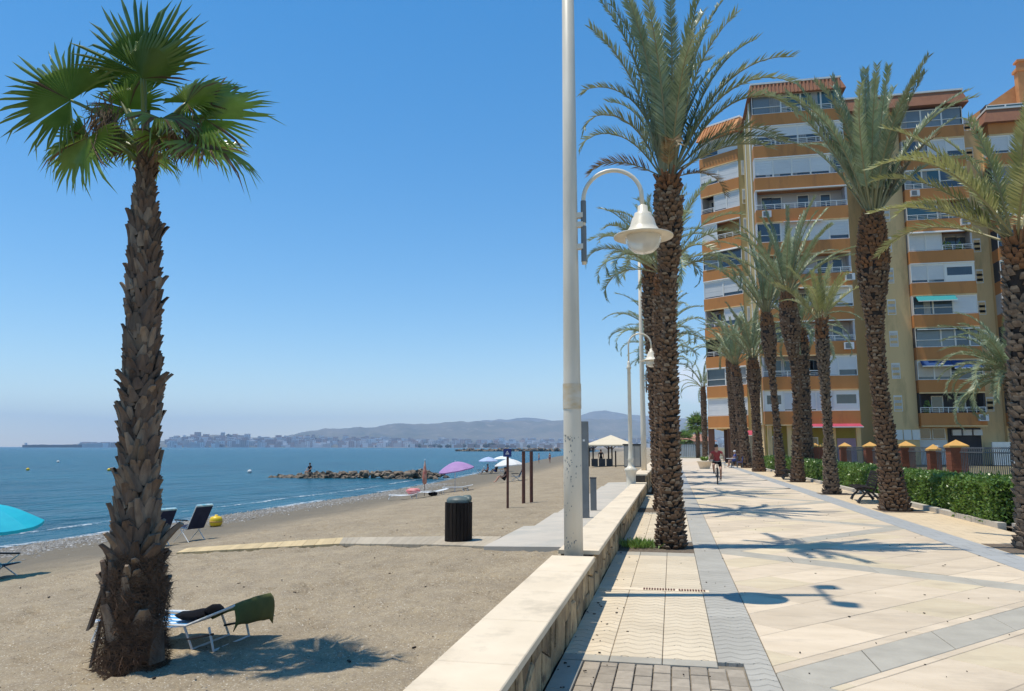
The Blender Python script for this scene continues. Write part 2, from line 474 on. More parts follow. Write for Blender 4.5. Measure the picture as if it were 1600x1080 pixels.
# ------------------------------------------------------------------ mesh builder and scene helpers
class MB:
    def __init__(s):
        s.v, s.f, s.m = [], [], []
    def add(s, vs, fs, mi=0):
        o = len(s.v)
        s.v.extend([tuple(p) for p in vs])
        s.f.extend([tuple(i + o for i in f) for f in fs])
        s.m.extend([mi] * len(fs))
        return s
    def box(s, c, size, rot=None, mi=0):
        x, y, z = size[0] / 2, size[1] / 2, size[2] / 2
        vs = [Vector(p) for p in ((-x, -y, -z), (x, -y, -z), (x, y, -z), (-x, y, -z), (-x, -y, z), (x, -y, z), (x, y, z), (-x, y, z))]
        if rot is not None:
            mm = rot if isinstance(rot, Matrix) else Euler(rot).to_matrix()
            vs = [mm @ p for p in vs]
        c = Vector(c)
        return s.add([p + c for p in vs], [(3, 2, 1, 0), (4, 5, 6, 7), (0, 1, 5, 4), (1, 2, 6, 5), (2, 3, 7, 6), (3, 0, 4, 7)], mi)
    def bbox(s, a, b, mi=0):
        return s.box([(a[i] + b[i]) / 2 for i in range(3)], [abs(b[i] - a[i]) for i in range(3)], None, mi)
    def obox(s, P0, u, n, a, b, mi=0):
        # box in a wall frame: a=(along, out, up) to b
        vs = []
        for (i, j, k) in ((0, 0, 0), (1, 0, 0), (1, 1, 0), (0, 1, 0), (0, 0, 1), (1, 0, 1), (1, 1, 1), (0, 1, 1)):
            p = P0 + u * (a[0], b[0])[i] + n * (a[1], b[1])[j]
            vs.append((p.x, p.y, P0.z + (a[2], b[2])[k]))
        return s.add(vs, [(3, 2, 1, 0), (4, 5, 6, 7), (0, 1, 5, 4), (1, 2, 6, 5), (2, 3, 7, 6), (3, 0, 4, 7)], mi)
    def tube(s, pts, r, n=8, mi=0, cap=True):
        pts = [Vector(p) for p in pts]
        rs = r if isinstance(r, (list, tuple)) else [r] * len(pts)
        o = len(s.v)
        up0 = None
        for i, p in enumerate(pts):
            d = (pts[min(i + 1, len(pts) - 1)] - pts[max(i - 1, 0)])
            if d.length < 1e-9:
                d = Vector((0, 0, 1))
            d.normalize()
            if up0 is None:
                up0 = Vector((1, 0, 0)) if abs(d.x) < .8 else Vector((0, 1, 0))
            a = (up0 - d * up0.dot(d))
            a.normalize()
            up0 = a
            b = d.cross(a)
            for k in range(n):
                an = 2 * math.pi * k / n
                q = p + (a * math.cos(an) + b * math.sin(an)) * rs[i]
                s.v.append(tuple(q))
        for i in range(len(pts) - 1):
            for k in range(n):
                k2 = (k + 1) % n
                s.f.append((o + i * n + k, o + i * n + k2, o + (i + 1) * n + k2, o + (i + 1) * n + k))
                s.m.append(mi)
        if cap:
            s.f.append(tuple(o + k for k in range(n - 1, -1, -1))); s.m.append(mi)
            s.f.append(tuple(o + (len(pts) - 1) * n + k for k in range(n))); s.m.append(mi)
        return s
    def lathe(s, prof, c=(0, 0, 0), n=20, mi=0):
        o = len(s.v)
        for r, z in prof:
            for k in range(n):
                a = 2 * math.pi * k / n
                s.v.append((c[0] + r * math.cos(a), c[1] + r * math.sin(a), c[2] + z))
        for i in range(len(prof) - 1):
            for k in range(n):
                k2 = (k + 1) % n
                s.f.append((o + i * n + k, o + i * n + k2, o + (i + 1) * n + k2, o + (i + 1) * n + k)); s.m.append(mi)
        return s
    def blob(s, c, r, seed=0, sub=1, amp=.25, mi=0, rot=0):
        bm = bmesh.new()
        bmesh.ops.create_icosphere(bm, subdivisions=sub, radius=1)
        rr = r if isinstance(r, (list, tuple)) else (r, r, r)
        ca, sa = math.cos(rot), math.sin(rot)
        vs = []
        for v in bm.verts:
            k = 1 + amp * noise.noise(v.co * 1.7 + Vector((seed * 3.1, seed * 1.7, seed)))
            x, y, z = v.co.x * rr[0] * k, v.co.y * rr[1] * k, v.co.z * rr[2] * k
            vs.append((c[0] + x * ca - y * sa, c[1] + x * sa + y * ca, c[2] + z))
        bm.verts.ensure_lookup_table()
        fs = [tuple(v.index for v in f.verts) for f in bm.faces]
        bm.free()
        return s.add(vs, fs, mi)
    def mesh(s, name, mats, smooth=False):
        me = bpy.data.meshes.new(name)
        me.from_pydata(s.v, [], s.f)
        if not isinstance(mats, (list, tuple)):
            mats = [mats]
        for x in mats:
            me.materials.append(x)
        if len(mats) > 1:
            me.polygons.foreach_set('material_index', s.m)
        if smooth:
            me.polygons.foreach_set('use_smooth', [True] * len(s.f))
        me.update()
        return me
    def build(s, name, mats, parent=None, smooth=False, loc=None):
        return link(name, s.mesh(name, mats, smooth), parent, loc)

def link(name, me, parent=None, loc=None, rot=None):
    o = bpy.data.objects.new(name, me)
    COL.objects.link(o)
    if parent is not None:
        o.parent = parent
    if loc is not None:
        o.location = loc
    if rot is not None:
        o.rotation_euler = rot
    return o

def tag(o, label=None, cat=None, group=None, kind=None):
    if label: o['label'] = label
    if cat: o['category'] = cat
    if group: o['group'] = group
    if kind: o['kind'] = kind
    return o

def thing(name, label, cat, loc=(0, 0, 0), rz=0, group=None):
    o = bpy.data.objects.new(name, None)
    COL.objects.link(o)
    o.location = loc
    o.rotation_euler = (0, 0, rz)
    o.empty_display_size = .1
    return tag(o, label, cat, group)

def copy_tree(o, parent=None):
    c = o.copy()
    COL.objects.link(c)
    if parent is not None:
        c.parent = parent
    for ch in list(o.children):
        copy_tree(ch, c)
    return c

def nonplanar_smooth(o):
    return o

# ------------------------------------------------------------------ terrain functions
SY = [-80, 0, 19, 32, 45, 60, 78, 115, 232, 318, 500, 900, 1500, 3500]
SV = [-20, -19.3, -19, -18.7, -18.2, -18.9, -20.5, -24, -34, -39, -45, -90, -260, -2500]
PT = [-1, 0, .18, .5, .66, .78, 1, 1.2, 2, 4]
PZ = [-.2, -.2, -.3, -.6, -.95, -1.12, -1.3, -1.7, -3, -4]
SEA = -1.3
def shore(Y):
    return float(np.interp(Y, SY, SV))
def tz(X, Y):
    return float(np.interp((X + 1.3) / (shore(Y) + 1.3), PT, PZ))

# ================================================================== SETTING
# ------------------------------------------------------------------ beach terrain and land
def build_terrain():
    ts = list(np.linspace(0, .62, 150)) + list(np.linspace(.627, 1.15, 70)) + [1.25, 1.4, 1.7, 2.2, 3.0, 4.0]
    ys = list(np.arange(-6, 2, .6)) + list(np.arange(2, 14, .08)) + list(np.arange(14, 30, .14)) + list(np.arange(30, 62, .4)) + list(np.geomspace(62, 3500, 60))
    V, Fc = [], []
    for Y in ys:
        s = shore(Y)
        for tt in ts:
            X = -1.3 + (s + 1.3) * tt
            z = float(np.interp(tt, PT, PZ))
            if Y < 62:
                k = max(0.0, min(1.0, (1.02 - tt) * 8)) * min(1.0, (tt + .0) * 20)
                z += k * (.030 * noise.noise((X * .9, Y * .9, 3)) + .022 * noise.noise((X * 2.6, Y * 2.6, 7)) + .012 * noise.noise((X * 6, Y * 6, 1)))
            V.append((X, Y, z))
    nT = len(ts)
    A = np.array(V)
    rng = np.random.default_rng(21)
    def dent(cx, cy, a, lx_, ly_, dep):
        dx, dy = A[:, 0] - cx, A[:, 1] - cy
        near_ = np.nonzero((np.abs(dx) < .5) & (np.abs(dy) < .5))[0]
        ux = dx[near_] * math.cos(a) + dy[near_] * math.sin(a)
        uy = -dx[near_] * math.sin(a) + dy[near_] * math.cos(a)
        q = np.sqrt((ux / lx_) ** 2 + (uy / ly_) ** 2)
        A[near_, 2] += np.where(q < 1.7, -dep * np.exp(-(q ** 2) * 1.6) + dep * .45 * np.exp(-((q - 1.25) ** 2) * 9), 0)
    for tr_ in range(34):                                       # trails of footprints
        x, y = rng.uniform(-10, -1.8), rng.uniform(3, 20)
        a = rng.uniform(0, 6.28)
        for st in range(rng.integers(6, 16)):
            a += rng.normal(0, .12)
            x += math.cos(a) * .55; y += math.sin(a) * .55
            s_ = .09 if st % 2 else -.09
            if x < -1.75 and y < 29:
                dent(x - math.sin(a) * s_, y + math.cos(a) * s_, a, .16, .085, rng.uniform(.032, .055))
    for q in range(700):                                        # scuffed hollows
        dent(rng.uniform(-11, -1.75), rng.uniform(2.6, 22), rng.uniform(0, 3.1), rng.uniform(.12, .28), rng.uniform(.09, .18), rng.uniform(.02, .05))
    V = [tuple(p) for p in A]
    for j in range(len(ys) - 1):
        for i in range(nT - 1):
            a = j * nT + i
            Fc.append((a, a + nT, a + nT + 1, a + 1))
    me = bpy.data.meshes.new('beach')
    me.from_pydata(V, [], Fc)
    me.materials.append(M['sand'])
    me.polygons.foreach_set('use_smooth', [True] * len(Fc))
    o = link('beach', me)
    tag(o, kind='structure')
build_terrain()
b = MB()
b.add([(-1.3, -60, -.08), (600, -60, -.08), (2500, 3500, -.08), (-1.3, 3500, -.08)], [(0, 1, 2, 3)])
tag(b.build('ground', M['garden']), kind='structure')
b = MB()
b.add([(-6800, -240, SEA), (600, -240, SEA), (4000, 8300, SEA), (-6800, 8300, SEA)], [(0, 1, 2, 3)])
tag(b.build('sea', M['sea']), kind='structure')
# foam lines where the small waves break
def foam(off, wid, y0, y1, seed):
    V, Fc = [], []
    ys = np.arange(y0, y1, .35)
    for Y in ys:
        x = shore(Y) + off + .5 * noise.noise((Y * .11, seed, 0)) + .2 * noise.noise((Y * .5, seed, 2))
        ww = wid * (.7 + .8 * abs(noise.noise((Y * .2, seed, 5))))
        for q in range(5):
            xx = x - ww * q / 4
            V.append((xx, Y, max(SEA, tz(xx, Y)) + .02 + (.02 if 0 < q < 4 else 0)))
    for j in range(len(ys) - 1):
        for q in range(4):
            a = j * 5 + q
            Fc.append((a, a + 1, a + 6, a + 5))
    me = bpy.data.meshes.new('sea_foam')
    me.from_pydata(V, [], Fc)
    me.materials.append(M['foam'])
    tag(link('sea_foam', me), kind='stuff')
foam(.2, .75, 12, 95, 1)
foam(-2.6, .35, 16, 70, 9)
# pebbles of the wet shingle band
def pebbles():
    rng = np.random.default_rng(4)
    mb = MB()
    base = [(0, 0, 1), (1, 0, 0), (0, 1, 0), (-1, 0, 0), (0, -1, 0)]
    fs = [(0, 1, 2), (0, 2, 3), (0, 3, 4), (0, 4, 1)]
    for i in range(9000):
        Y = 13 + 45 * rng.random() ** 1.4
        tt = np.clip(rng.normal(.93, .045), .72, 1.01)
        X = -1.3 + (shore(Y) + 1.3) * tt
        r = rng.uniform(.022, .06) * (1.5 if rng.random() < .1 else 1)
        z = tz(X, Y)
        a = rng.random() * 6.28
        sx, sy, sz = r * rng.uniform(.7, 1.3), r * rng.uniform(.7, 1.3), r * rng.uniform(.5, .9)
        ca, sa = math.cos(a), math.sin(a)
        mb.add([(X + (p[0] * sx) * ca - p[1] * sy * sa, Y + p[0] * sx * sa + p[1] * sy * ca, z + p[2] * sz) for p in base], fs)
    for i in range(650):
        Y = 2.6 + 14 * rng.random() ** 1.3
        X = rng.uniform(-11, -1.6)
        r = rng.uniform(.004, .014)
        z = tz(X, Y)
        mb.add([(X + p[0] * r, Y + p[1] * r * .8, z + p[2] * r * .6) for p in base], fs)
    tag(mb.build('pebbles', M['pebble']), kind='stuff')
    mb = MB()
    for i in range(70):
        Y = 4 + 16 * rng.random()
        X = rng.uniform(-10, -1.8)
        a = rng.random() * 3.14
        l = rng.uniform(.02, .06)
        mb.box((X, Y, tz(X, Y) + .008), (l, l * .35, .012), (0, 0, a))
    tag(mb.build('driftwood_debris', M['bark']), kind='stuff')
pebbles()

# ------------------------------------------------------------------ promenade paving
def clip(poly, a, b, c):
    # keep the side a*x+b*y<=c
    out = []
    for i in range(len(poly)):
        p, q = poly[i], poly[(i + 1) % len(poly)]
        dp, dq = a * p[0] + b * p[1] - c, a * q[0] + b * q[1] - c
        if dp <= 0:
            out.append(p)
        if (dp < 0 < dq) or (dq < 0 < dp):
            k = dp / (dp - dq)
            out.append((p[0] + (q[0] - p[0]) * k, p[1] + (q[1] - p[1]) * k))
    return out
def area(poly):
    return .5 * sum(poly[i][0] * poly[(i + 1) % len(poly)][1] - poly[(i + 1) % len(poly)][0] * poly[i][1] for i in range(len(poly)))
def shrink(poly, d):
    n = len(poly)
    if area(poly) < 0:
        poly = poly[::-1]
    out = poly
    for i in range(n):
        p, q = poly[i], poly[(i + 1) % n]
        ex, ey = q[0] - p[0], q[1] - p[1]
        l = math.hypot(ex, ey)
        if l < 1e-6:
            continue
        nx, ny = ey / l, -ex / l
        out = clip(out, nx, ny, nx * p[0] + ny * p[1] - d)
        if len(out) < 3:
            return []
    return out
def slab_mesh(poly, z0, z1, cham=.004):
    mb = MB()
    n = len(poly)
    inn = shrink(poly, cham)
    if len(inn) != n:
        inn = poly
    vs = [(p[0], p[1], z0) for p in poly] + [(p[0], p[1], z1 - cham) for p in poly] + [(p[0], p[1], z1) for p in inn]
    fs = [tuple(range(2 * n, 3 * n))]
    for i in range(n):
        j = (i + 1) % n
        fs.append((i, j, n + j, n + i))
        fs.append((n + i, n + j, 2 * n + j, 2 * n + i))
    return mb.add(vs, fs)
def piece(name, poly, material, parent, dz=0.0, gap=.003, th=.04):
    if len(poly) < 3 or abs(area(poly)) < .004:
        return None
    poly = shrink(poly, gap)
    if len(poly) < 3 or abs(area(poly)) < .003:
        return None
    cx = sum(p[0] for p in poly) / len(poly)
    cy = sum(p[1] for p in poly) / len(poly)
    mb = slab_mesh([(p[0] - cx, p[1] - cy) for p in poly], -th, 0)
    return mb.build(name, material, parent, loc=(cx, cy, dz))

XL0, XL1, XR0, XR1, XK = .29, .68, 4.42, 4.96, 6.25      # grey strip, slabs, grey strip, yellow tiles, kerb
YF = 31.0                                                   # pieces up to here, sheets beyond
b = MB()
b.add([(-.88, -3, -.03), (XK, -3, -.03), (XK, YF, -.03), (-.88, YF, -.03)], [(0, 1, 2, 3)])
promenade = b.build('promenade', M['joint'])
tag(promenade, kind='structure')
ZL = [-8.6, -1.5, 5.65, 12.5, 19.8, 27.1, 34.4, 41.7, 49.0]
ZR = [-4.8, 2.4, 9.6, 16.8, 24.1, 31.4, 38.7, 46.0, 53.3]
HB = .30                                                    # half of the diagonal band, measured along Y
rnd = random.Random(3)
def zz_regions(y_min, y_max):
    segs = []
    for i in range(len(ZL) - 1):
        segs.append((ZL[i], ZR[i]))
        segs.append((ZL[i + 1], ZR[i]))
    return segs                                             # each: (Y at left strip, Y at right strip), in order along Y
segs = zz_regions(0, 0)
W = XR0 - XL1
def line_of(sg, off):
    # band edge line Y = yl + off + (yr-yl)*(x-XL1)/W  -> returns slope, intercept
    k = (sg[1] - sg[0]) / W
    return k, sg[0] + off - k * XL1
# diagonal grid following band A
for i in range(len(segs) - 1):
    lo, hi = segs[i], segs[i + 1]
    if max(hi) < 3.0 or min(lo) > YF:
        continue
    k0, c0 = line_of(lo, HB)
    k1, c1 = line_of(hi, -HB)
    ang = math.atan2(ZR[2] - ZL[2], W)
    ca, sa = math.cos(ang), math.sin(ang)
    RW = .62
    for a in range(-40, 70):
        off = rnd.random() * .5
        bpos = -12 + off
        while bpos < 40:
            ln = rnd.uniform(.75, 1.25)
            q = [(bpos, a * RW), (bpos + ln, a * RW), (bpos + ln, (a + 1) * RW), (bpos, (a + 1) * RW)]
            bpos += ln
            poly = [(p[0] * ca - p[1] * sa, p[0] * sa + p[1] * ca) for p in q]
            if max(p[1] for p in poly) < 3 or min(p[1] for p in poly) > YF or max(p[0] for p in poly) < XL1 or min(p[0] for p in poly) > XR0:
                continue
            for (A, B_, C_) in ((-1, 0, -XL1), (1, 0, XR0), (k0, -1, -c0), (-k1, 1, c1), (0, 1, YF)):
                poly = clip(poly, A, B_, C_)
                if len(poly) < 3:
                    break
            if len(poly) >= 3:
                piece('paving_slab', poly, M['slabyel'] if rnd.random() < .18 else M['slab'], promenade, dz=rnd.uniform(-.0012, .0012), gap=.0035)
# grey diagonal bands
for sg in segs:
    if max(sg) < 3 or min(sg) > YF:
        continue
    k, c0 = line_of(sg, 0)
    L_ = math.hypot(W, sg[1] - sg[0])
    n = int(L_ / 1.0)
    for j in range(n):
        xa, xb = XL1 + W * j / n, XL1 + W * (j + 1) / n
        # the later band of a vertex gives way
        poly = [(xa, k * xa + c0 - HB), (xb, k * xb + c0 - HB), (xb, k * xb + c0 + HB), (xa, k * xa + c0 + HB)]
        idx = segs.index(sg)
        if idx > 0:
            kp, cp = line_of(segs[idx - 1], HB)
            poly = clip(poly, kp, -1, -cp)
        poly = clip(poly, 0, 1, YF) if len(poly) >= 3 else poly
        piece('band_slab', poly, M['grey'], promenade, dz=rnd.uniform(-.001, .001), gap=.0035)
# grey strip of wavy tiles
y = 3.0
while y < YF - .01:
    piece('grey_tile', [(XL0 if not 4.4 < y < 5.9 else .475, y), (XL1, y), (XL1, y + .395), (XL0 if not 4.4 < y < 5.9 else .475, y + .395)], M['tile_g'], promenade, dz=rnd.uniform(-.0012, .0012))
    y += .395
# yellow wavy tiles in three columns, interrupted by the tree pits
PITS = [(12.15, 13.55), (19.35, 20.75), (26.6, 28.0)]
colx = [(-.873, -.51), (-.51, -.115), (-.115, .29)]
y = 6.18
while y < YF - .01:
    pit = next((p for p in PITS if p[0] - .25 < y + .2 < p[1] + .25), None)
    if pit is None:
        for (xa, xb) in colx:
            piece('yellow_tile', [(xa, y), (xb, y), (xb, y + .4), (xa, y + .4)], M['tile_y'], promenade, dz=rnd.uniform(-.0012, .0012), gap=.0025)
        y += .4
    else:
        # grey kerb stones round the pit and a soil bed inside
        y0, y1 = y, pit[1] + .2
        for (xa, xb) in colx:
            piece('pit_kerb', [(xa, y0), (xb, y0), (xb, pit[0]), (xa, pit[0])], M['grey'], promenade)
            piece('pit_kerb', [(xa, pit[1]), (xb, pit[1]), (xb, y1), (xa, y1)], M['grey'], promenade)
        so = MB()
        so.add([(-.873, pit[0], -.012), (.29, pit[0], -.012), (.29, pit[1], -.012), (-.873, pit[1], -.012)], [(0, 1, 2, 3)])
        tag(so.build('tree_pit_soil', M['soil']), kind='structure')
        y = y1
# grey frame and the clay paver patch at the near end
for (xa, xb) in colx:
    piece('frame_slab', [(xa, 6.02), (xb, 6.02), (xb, 6.178), (xa, 6.178)], M['grey'], promenade)
for yy in (3.0, 3.8, 4.6, 5.3):
    piece('frame_slab', [(-.873, yy), (-.70, yy), (-.70, yy + (.8 if yy < 4.5 else .7)), (-.873, yy + (.8 if yy < 4.5 else .7))], M['grey'], promenade)
pw = (.47 + .695) / 9
for ci in range(9):
    yy = 6.01
    first = True
    while yy > 4.0:
        ln = .2 if not (first and ci % 2) else .1
        first = False
        xa = -.695 + pw * ci
        piece('paver', [(xa, yy - ln), (xa + pw, yy - ln), (xa + pw, yy), (xa, yy)], M['paver'], promenade, dz=-.006 + rnd.uniform(-.003, .003), gap=.005)
        yy -= ln
# dry leaf bits and grit blown over the walk
b = MB()
for i in range(240):
    yy = 5 + 24 * rnd.random() ** 1.5
    xx = rnd.uniform(-.8, 4.3) if rnd.random() < .7 else rnd.uniform(-.86, -.5)
    l = rnd.uniform(.006, .028)
    b.box((xx, yy, .006), (l, l * rnd.uniform(.2, .6), .006), (0, 0, rnd.uniform(0, 3.1)))
tag(b.build('leaf_litter', M['bark']), kind='stuff')
# right side: grey strip, yellow tiles as sheets
b = MB(); b.add([(XR0, -3, 0), (XR1, -3, 0), (XR1, 110, 0), (XR0, 110, 0)], [(0, 1, 2, 3)])
tag(b.build('grey_tile_strip', M['rightgrey']), kind='structure')
b = MB(); b.add([(XR1, -3, 0), (XK, -3, 0), (XK, 110, 0), (XR1, 110, 0)], [(0, 1, 2, 3)])
tag(b.build('yellow_tile_strip', M['rightyel']), kind='structure')
b = MB(); b.add([(XL1, YF, 0), (XR0, YF, 0), (XR0, 110, 0), (XL1, 110, 0)], [(0, 1, 2, 3)])
tag(b.build('far_promenade', M['farpave']), kind='structure')
b = MB(); b.add([(XL0, YF, 0), (XL1, YF, 0), (XL1, 110, 0), (XL0, 110, 0)], [(0, 1, 2, 3)])
b.add([(-.873, YF, 0), (XL0, YF, 0), (XL0, 110, 0), (-.873, 110, 0)], [(0, 1, 2, 3)], 1)
tag(b.build('far_tile_strip', [M['rightgrey'], M['rightyel']]), kind='structure')
b = MB()
for sg in segs:
    if max(sg) > YF:
        k, c0 = line_of(sg, 0)
        poly = [(XL1, k * XL1 + c0 - HB), (XR0, k * XR0 + c0 - HB), (XR0, k * XR0 + c0 + HB), (XL1, k * XL1 + c0 + HB)]
        poly = clip(poly, 0, -1, -YF)
        if len(poly) > 2:
            b.add([(p[0], p[1], .004) for p in poly], [tuple(range(len(poly)))])
tag(b.build('far_diagonal_band', M['grey']), kind='structure')
# soil rings in the right row's pits
PALM_R = [(5.40, 13.7), (5.48, 21.15), (5.29, 28.06), (5.59, 37.3), (5.72, 43.5), (5.47, 52.1), (5.55, 61.0), (5.33, 67.0)]
for (px_, py_) in PALM_R[:5]:
    b = MB(); b.add([(px_ - .42, py_ - .6, .004), (px_ + .6, py_ - .6, .004), (px_ + .6, py_ + .6, .004), (px_ - .42, py_ + .6, .004)], [(0, 1, 2, 3)])
    tag(b.build('tree_pit_soil', M['soil']), kind='structure')
# drain across the walk
dr = thing('drain_channel', 'pale drain channel with brown grates across the tiles at the light mast', 'drain', (0, 9.02, 0))
b = MB(); b.bbox((-.86, -.07, -.02), (.36, .07, .005)); b.build('drain_frame', M['coping'], dr)
for (xa, xb) in ((-.36, .0), (.03, .34)):
    b = MB()
    for q in range(int((xb - xa) / .03)):
        b.bbox((xa + q * .03, -.045, .005), (xa + q * .03 + .018, .045, .012))
    b.build('grate', M['rust'], dr)
# kerb of the hedge bed
kerb = thing('stone_kerb', 'pale stone kerb running along the hedge bed', 'kerb', (0, 0, 0))
yy = 10.0
while yy < 70:
    ln = 1.0 if yy < 40 else 3.0
    b = MB(); x0 = XK + (.0 if yy > 16.9 else .25)
    b.bbox((x0, yy + .006, -.06), (x0 + .16, yy + ln - .006, .11)); b.build('kerb_stone', M['concrete'], kerb)
    yy += ln
b = MB(); b.add([(XK + .16, 9, .03), (8.2, 9, .03), (8.2, 70, .03), (XK + .16, 70, .03)], [(0, 1, 2, 3)])
tag(b.build('hedge_bed', M['soil']), kind='structure')

# ------------------------------------------------------------------ sea wall with coping and stone cladding
def coping_block(name, xa, xb, ya, yb, z0, z1, parent):
    c = .006
    mb = MB()
    vs = []
    for (i, zz) in ((0, z0), (0, z1 - c), (c, z1)):
        vs += [(xa + i, ya + i, zz), (xb - i, ya + i, zz), (xb - i, yb - i, zz), (xa + i, yb - i, zz)]
    fs = [(3, 2, 1, 0), (8, 9, 10, 11)]
    for r in (0, 4):
        for i in range(4):
            j = (i + 1) % 4
            fs.append((r + i, r + j, r + 4 + j, r + 4 + i))
    mb.add(vs, fs)
    return mb.build(name, M['coping'], parent)
def sea_wall(label, ya, yb, top, step, joints_from=None, stones=None, gaps=()):
    wl = thing('sea_wall', label, 'wall', (0, 0, 0))
    b = MB()
    cuts = [ya]
    for g in gaps:
        cuts += [g[0], g[1]]
    cuts.append(yb)
    for i in range(len(cuts) - 1):
        tt = top - .05 if i % 2 == 0 else .30
        b.bbox((-1.26, cuts[i], -.8), (-.90, cuts[i + 1], tt))
    b.build('wall_core', M['mortar'], wl)
    for i in range(0, len(cuts) - 1, 2):
        y1 = cuts[i + 1]
        y = y1
        while y > cuts[i] + .01:
            l = min(step, y - cuts[i])
            coping_block('coping_slab', -1.29, -.83, y - l + .004, y - .004, top - .05 + .0015, top + rnd.uniform(-.001, .001), wl)
            y -= l
    if stones:
        y = stones[0]
        lean = 0
        H_ = top - .055
        nb = 0
        spare = MB()
        cnt = 0
        while y < stones[1]:
            wd = rnd.uniform(.16, .40)
            nl = rnd.uniform(-.06, .06)
            yb0, yt0, yb1, yt1 = y + lean, y - lean, y + wd + nl, y + wd - nl
            cells = [[(yb0, -.02), (yb1, -.02), (yt1, H_), (yt0, H_)]]
            if rnd.random() < .92:
                z0, z1 = rnd.uniform(.1, .3) * H_ / .4, rnd.uniform(.1, .3) * H_ / .4
                def lerp(a, b_, zz):
                    return a + (b_ - a) * zz / H_
                pl, pr = (lerp(yb0, yt0, z0), z0), (lerp(yb1, yt1, z1), z1)
                cells = [[(yb0, -.02), (yb1, -.02), pr, pl], [pl, pr, (yt1, H_), (yt0, H_)]]
            for cpoly in cells:
                if area(cpoly) <= 0.002:
                    continue
                q = shrink(cpoly, .007)
                if len(q) < 3:
                    continue
                q2 = shrink(q, .014)
                if len(q2) != len(q):
                    q2 = q
                pr_ = rnd.uniform(.012, .034)
                n = len(q)
                tilt = rnd.uniform(-.05, .05)
                vs = [(-.902, p[0], p[1]) for p in q] + [(-.90 + pr_ * .7, p[0], p[1]) for p in q] + [(-.90 + pr_ + tilt * (p[0] - q2[0][0]), p[0], p[1]) for p in q2]
                fs = [tuple(range(2 * n, 3 * n))]
                for i in range(n):
                    j = (i + 1) % n
                    fs += [(i, j, n + j, n + i), (n + i, n + j, 2 * n + j, 2 * n + i)]
                cnt += 1
                if cnt <= 290:
                    m_ = MB(); m_.add(vs, fs); m_.build('stone', M['stone'], wl)
                else:
                    spare.add(vs, fs)
            y += wd
            lean = nl
        if spare.v:
            tag(spare.build('far_stone', M['stone'], wl), kind='stuff')
    return wl
sea_wall('low stone clad sea wall with pale coping beside the promenade, nearer stretch', -3, 25.4, .45, 1.03, stones=(2.2, 25.4), gaps=[(8.27, 8.76), (24.3, 24.9)])
sea_wall('higher stretch of the stone clad sea wall beyond the first lamp post', 25.95, 47.0, .70, 1.6, stones=(25.95, 47.0))
sea_wall('far stretch of the stone clad sea wall towards the end of the promenade', 47.6, 108, .45, 3.0, stones=(47.6, 80))

# ------------------------------------------------------------------ concrete ramp slabs and boardwalk on the sand
def sheet(name, pts, th, material, parent=None, kind=None):
    mb = MB()
    n = len(pts)
    vs = [p for p in pts] + [(p[0], p[1], p[2] - th) for p in pts]
    fs = [tuple(range(n))] + [(i, (i + 1) % n, n + (i + 1) % n, n + i) for i in range(n)]
    a = sum(pts[i][0] * pts[(i + 1) % n][1] - pts[(i + 1) % n][0] * pts[i][1] for i in range(n))
    if a < 0:
        fs = [tuple(reversed(range(n)))] + [((i + 1) % n, i, n + i, n + (i + 1) % n) for i in range(n)]
    mb.add(vs, fs)
    o = mb.build(name, material, parent)
    if kind:
        tag(o, kind=kind)
    return o
slabp = thing('concrete_path', 'pale concrete slabs laid on the sand behind the sea wall', 'path', (0, 0, 0))
slabp['kind'] = 'structure'; del slabp['category'], slabp['label']
for (xa, ya, yb_, xb2) in ((-3.40, 13.8, 17.45, -3.36),):
    sheet('concrete_slab', [(xa, ya, tz(xa, ya) + .07), (-1.3, 13.5, -.12), (-1.3, yb_, -.12), (xb2, yb_, tz(xb2, yb_) + .07)], .3, M['concrete'], slabp)
yy = 17.47
while yy < 36:
    sheet('concrete_slab', [(-3.12, yy, tz(-3.1, yy) + .066), (-1.3, yy, -.125), (-1.3, yy + 3.6, -.125), (-3.2, yy + 3.6, tz(-3.2, yy) + .066)], .3, M['concrete'], slabp)
    yy += 3.62
bw = thing('boardwalk', 'plank boardwalk crossing the sand from the litter bin towards the water', 'boardwalk', (0, 0, 0))
A0, A1 = Vector((-3.42, 14.0, 0)), Vector((-3.46, 15.6, 0))
B0, B1 = Vector((-6.74, 14.98, 0)), Vector((-7.2, 16.2, 0))
C0, C1 = Vector((-9.97, 14.24, 0)), Vector((-10.3, 15.05, 0))
def plank_run(p0, p1, q0, q1, n, m):
    for i in range(n):
        a, b_ = i / n + .0005, (i + 1) / n - .0005
        P_ = [p0.lerp(q0, a), p0.lerp(q0, b_), p1.lerp(q1, b_), p1.lerp(q1, a)]
        jit = rnd.uniform(-.008, .008)
        sheet('plank', [(p.x, p.y + (jit if k < 2 else jit), tz(p.x, p.y) + .045) for k, p in enumerate(P_)], .06, m, bw)
plank_run(A0, A1, B0, B1, 26, M['boardgrey'])
plank_run(B0, B1, C0, C1, 26, M['boardyel'])

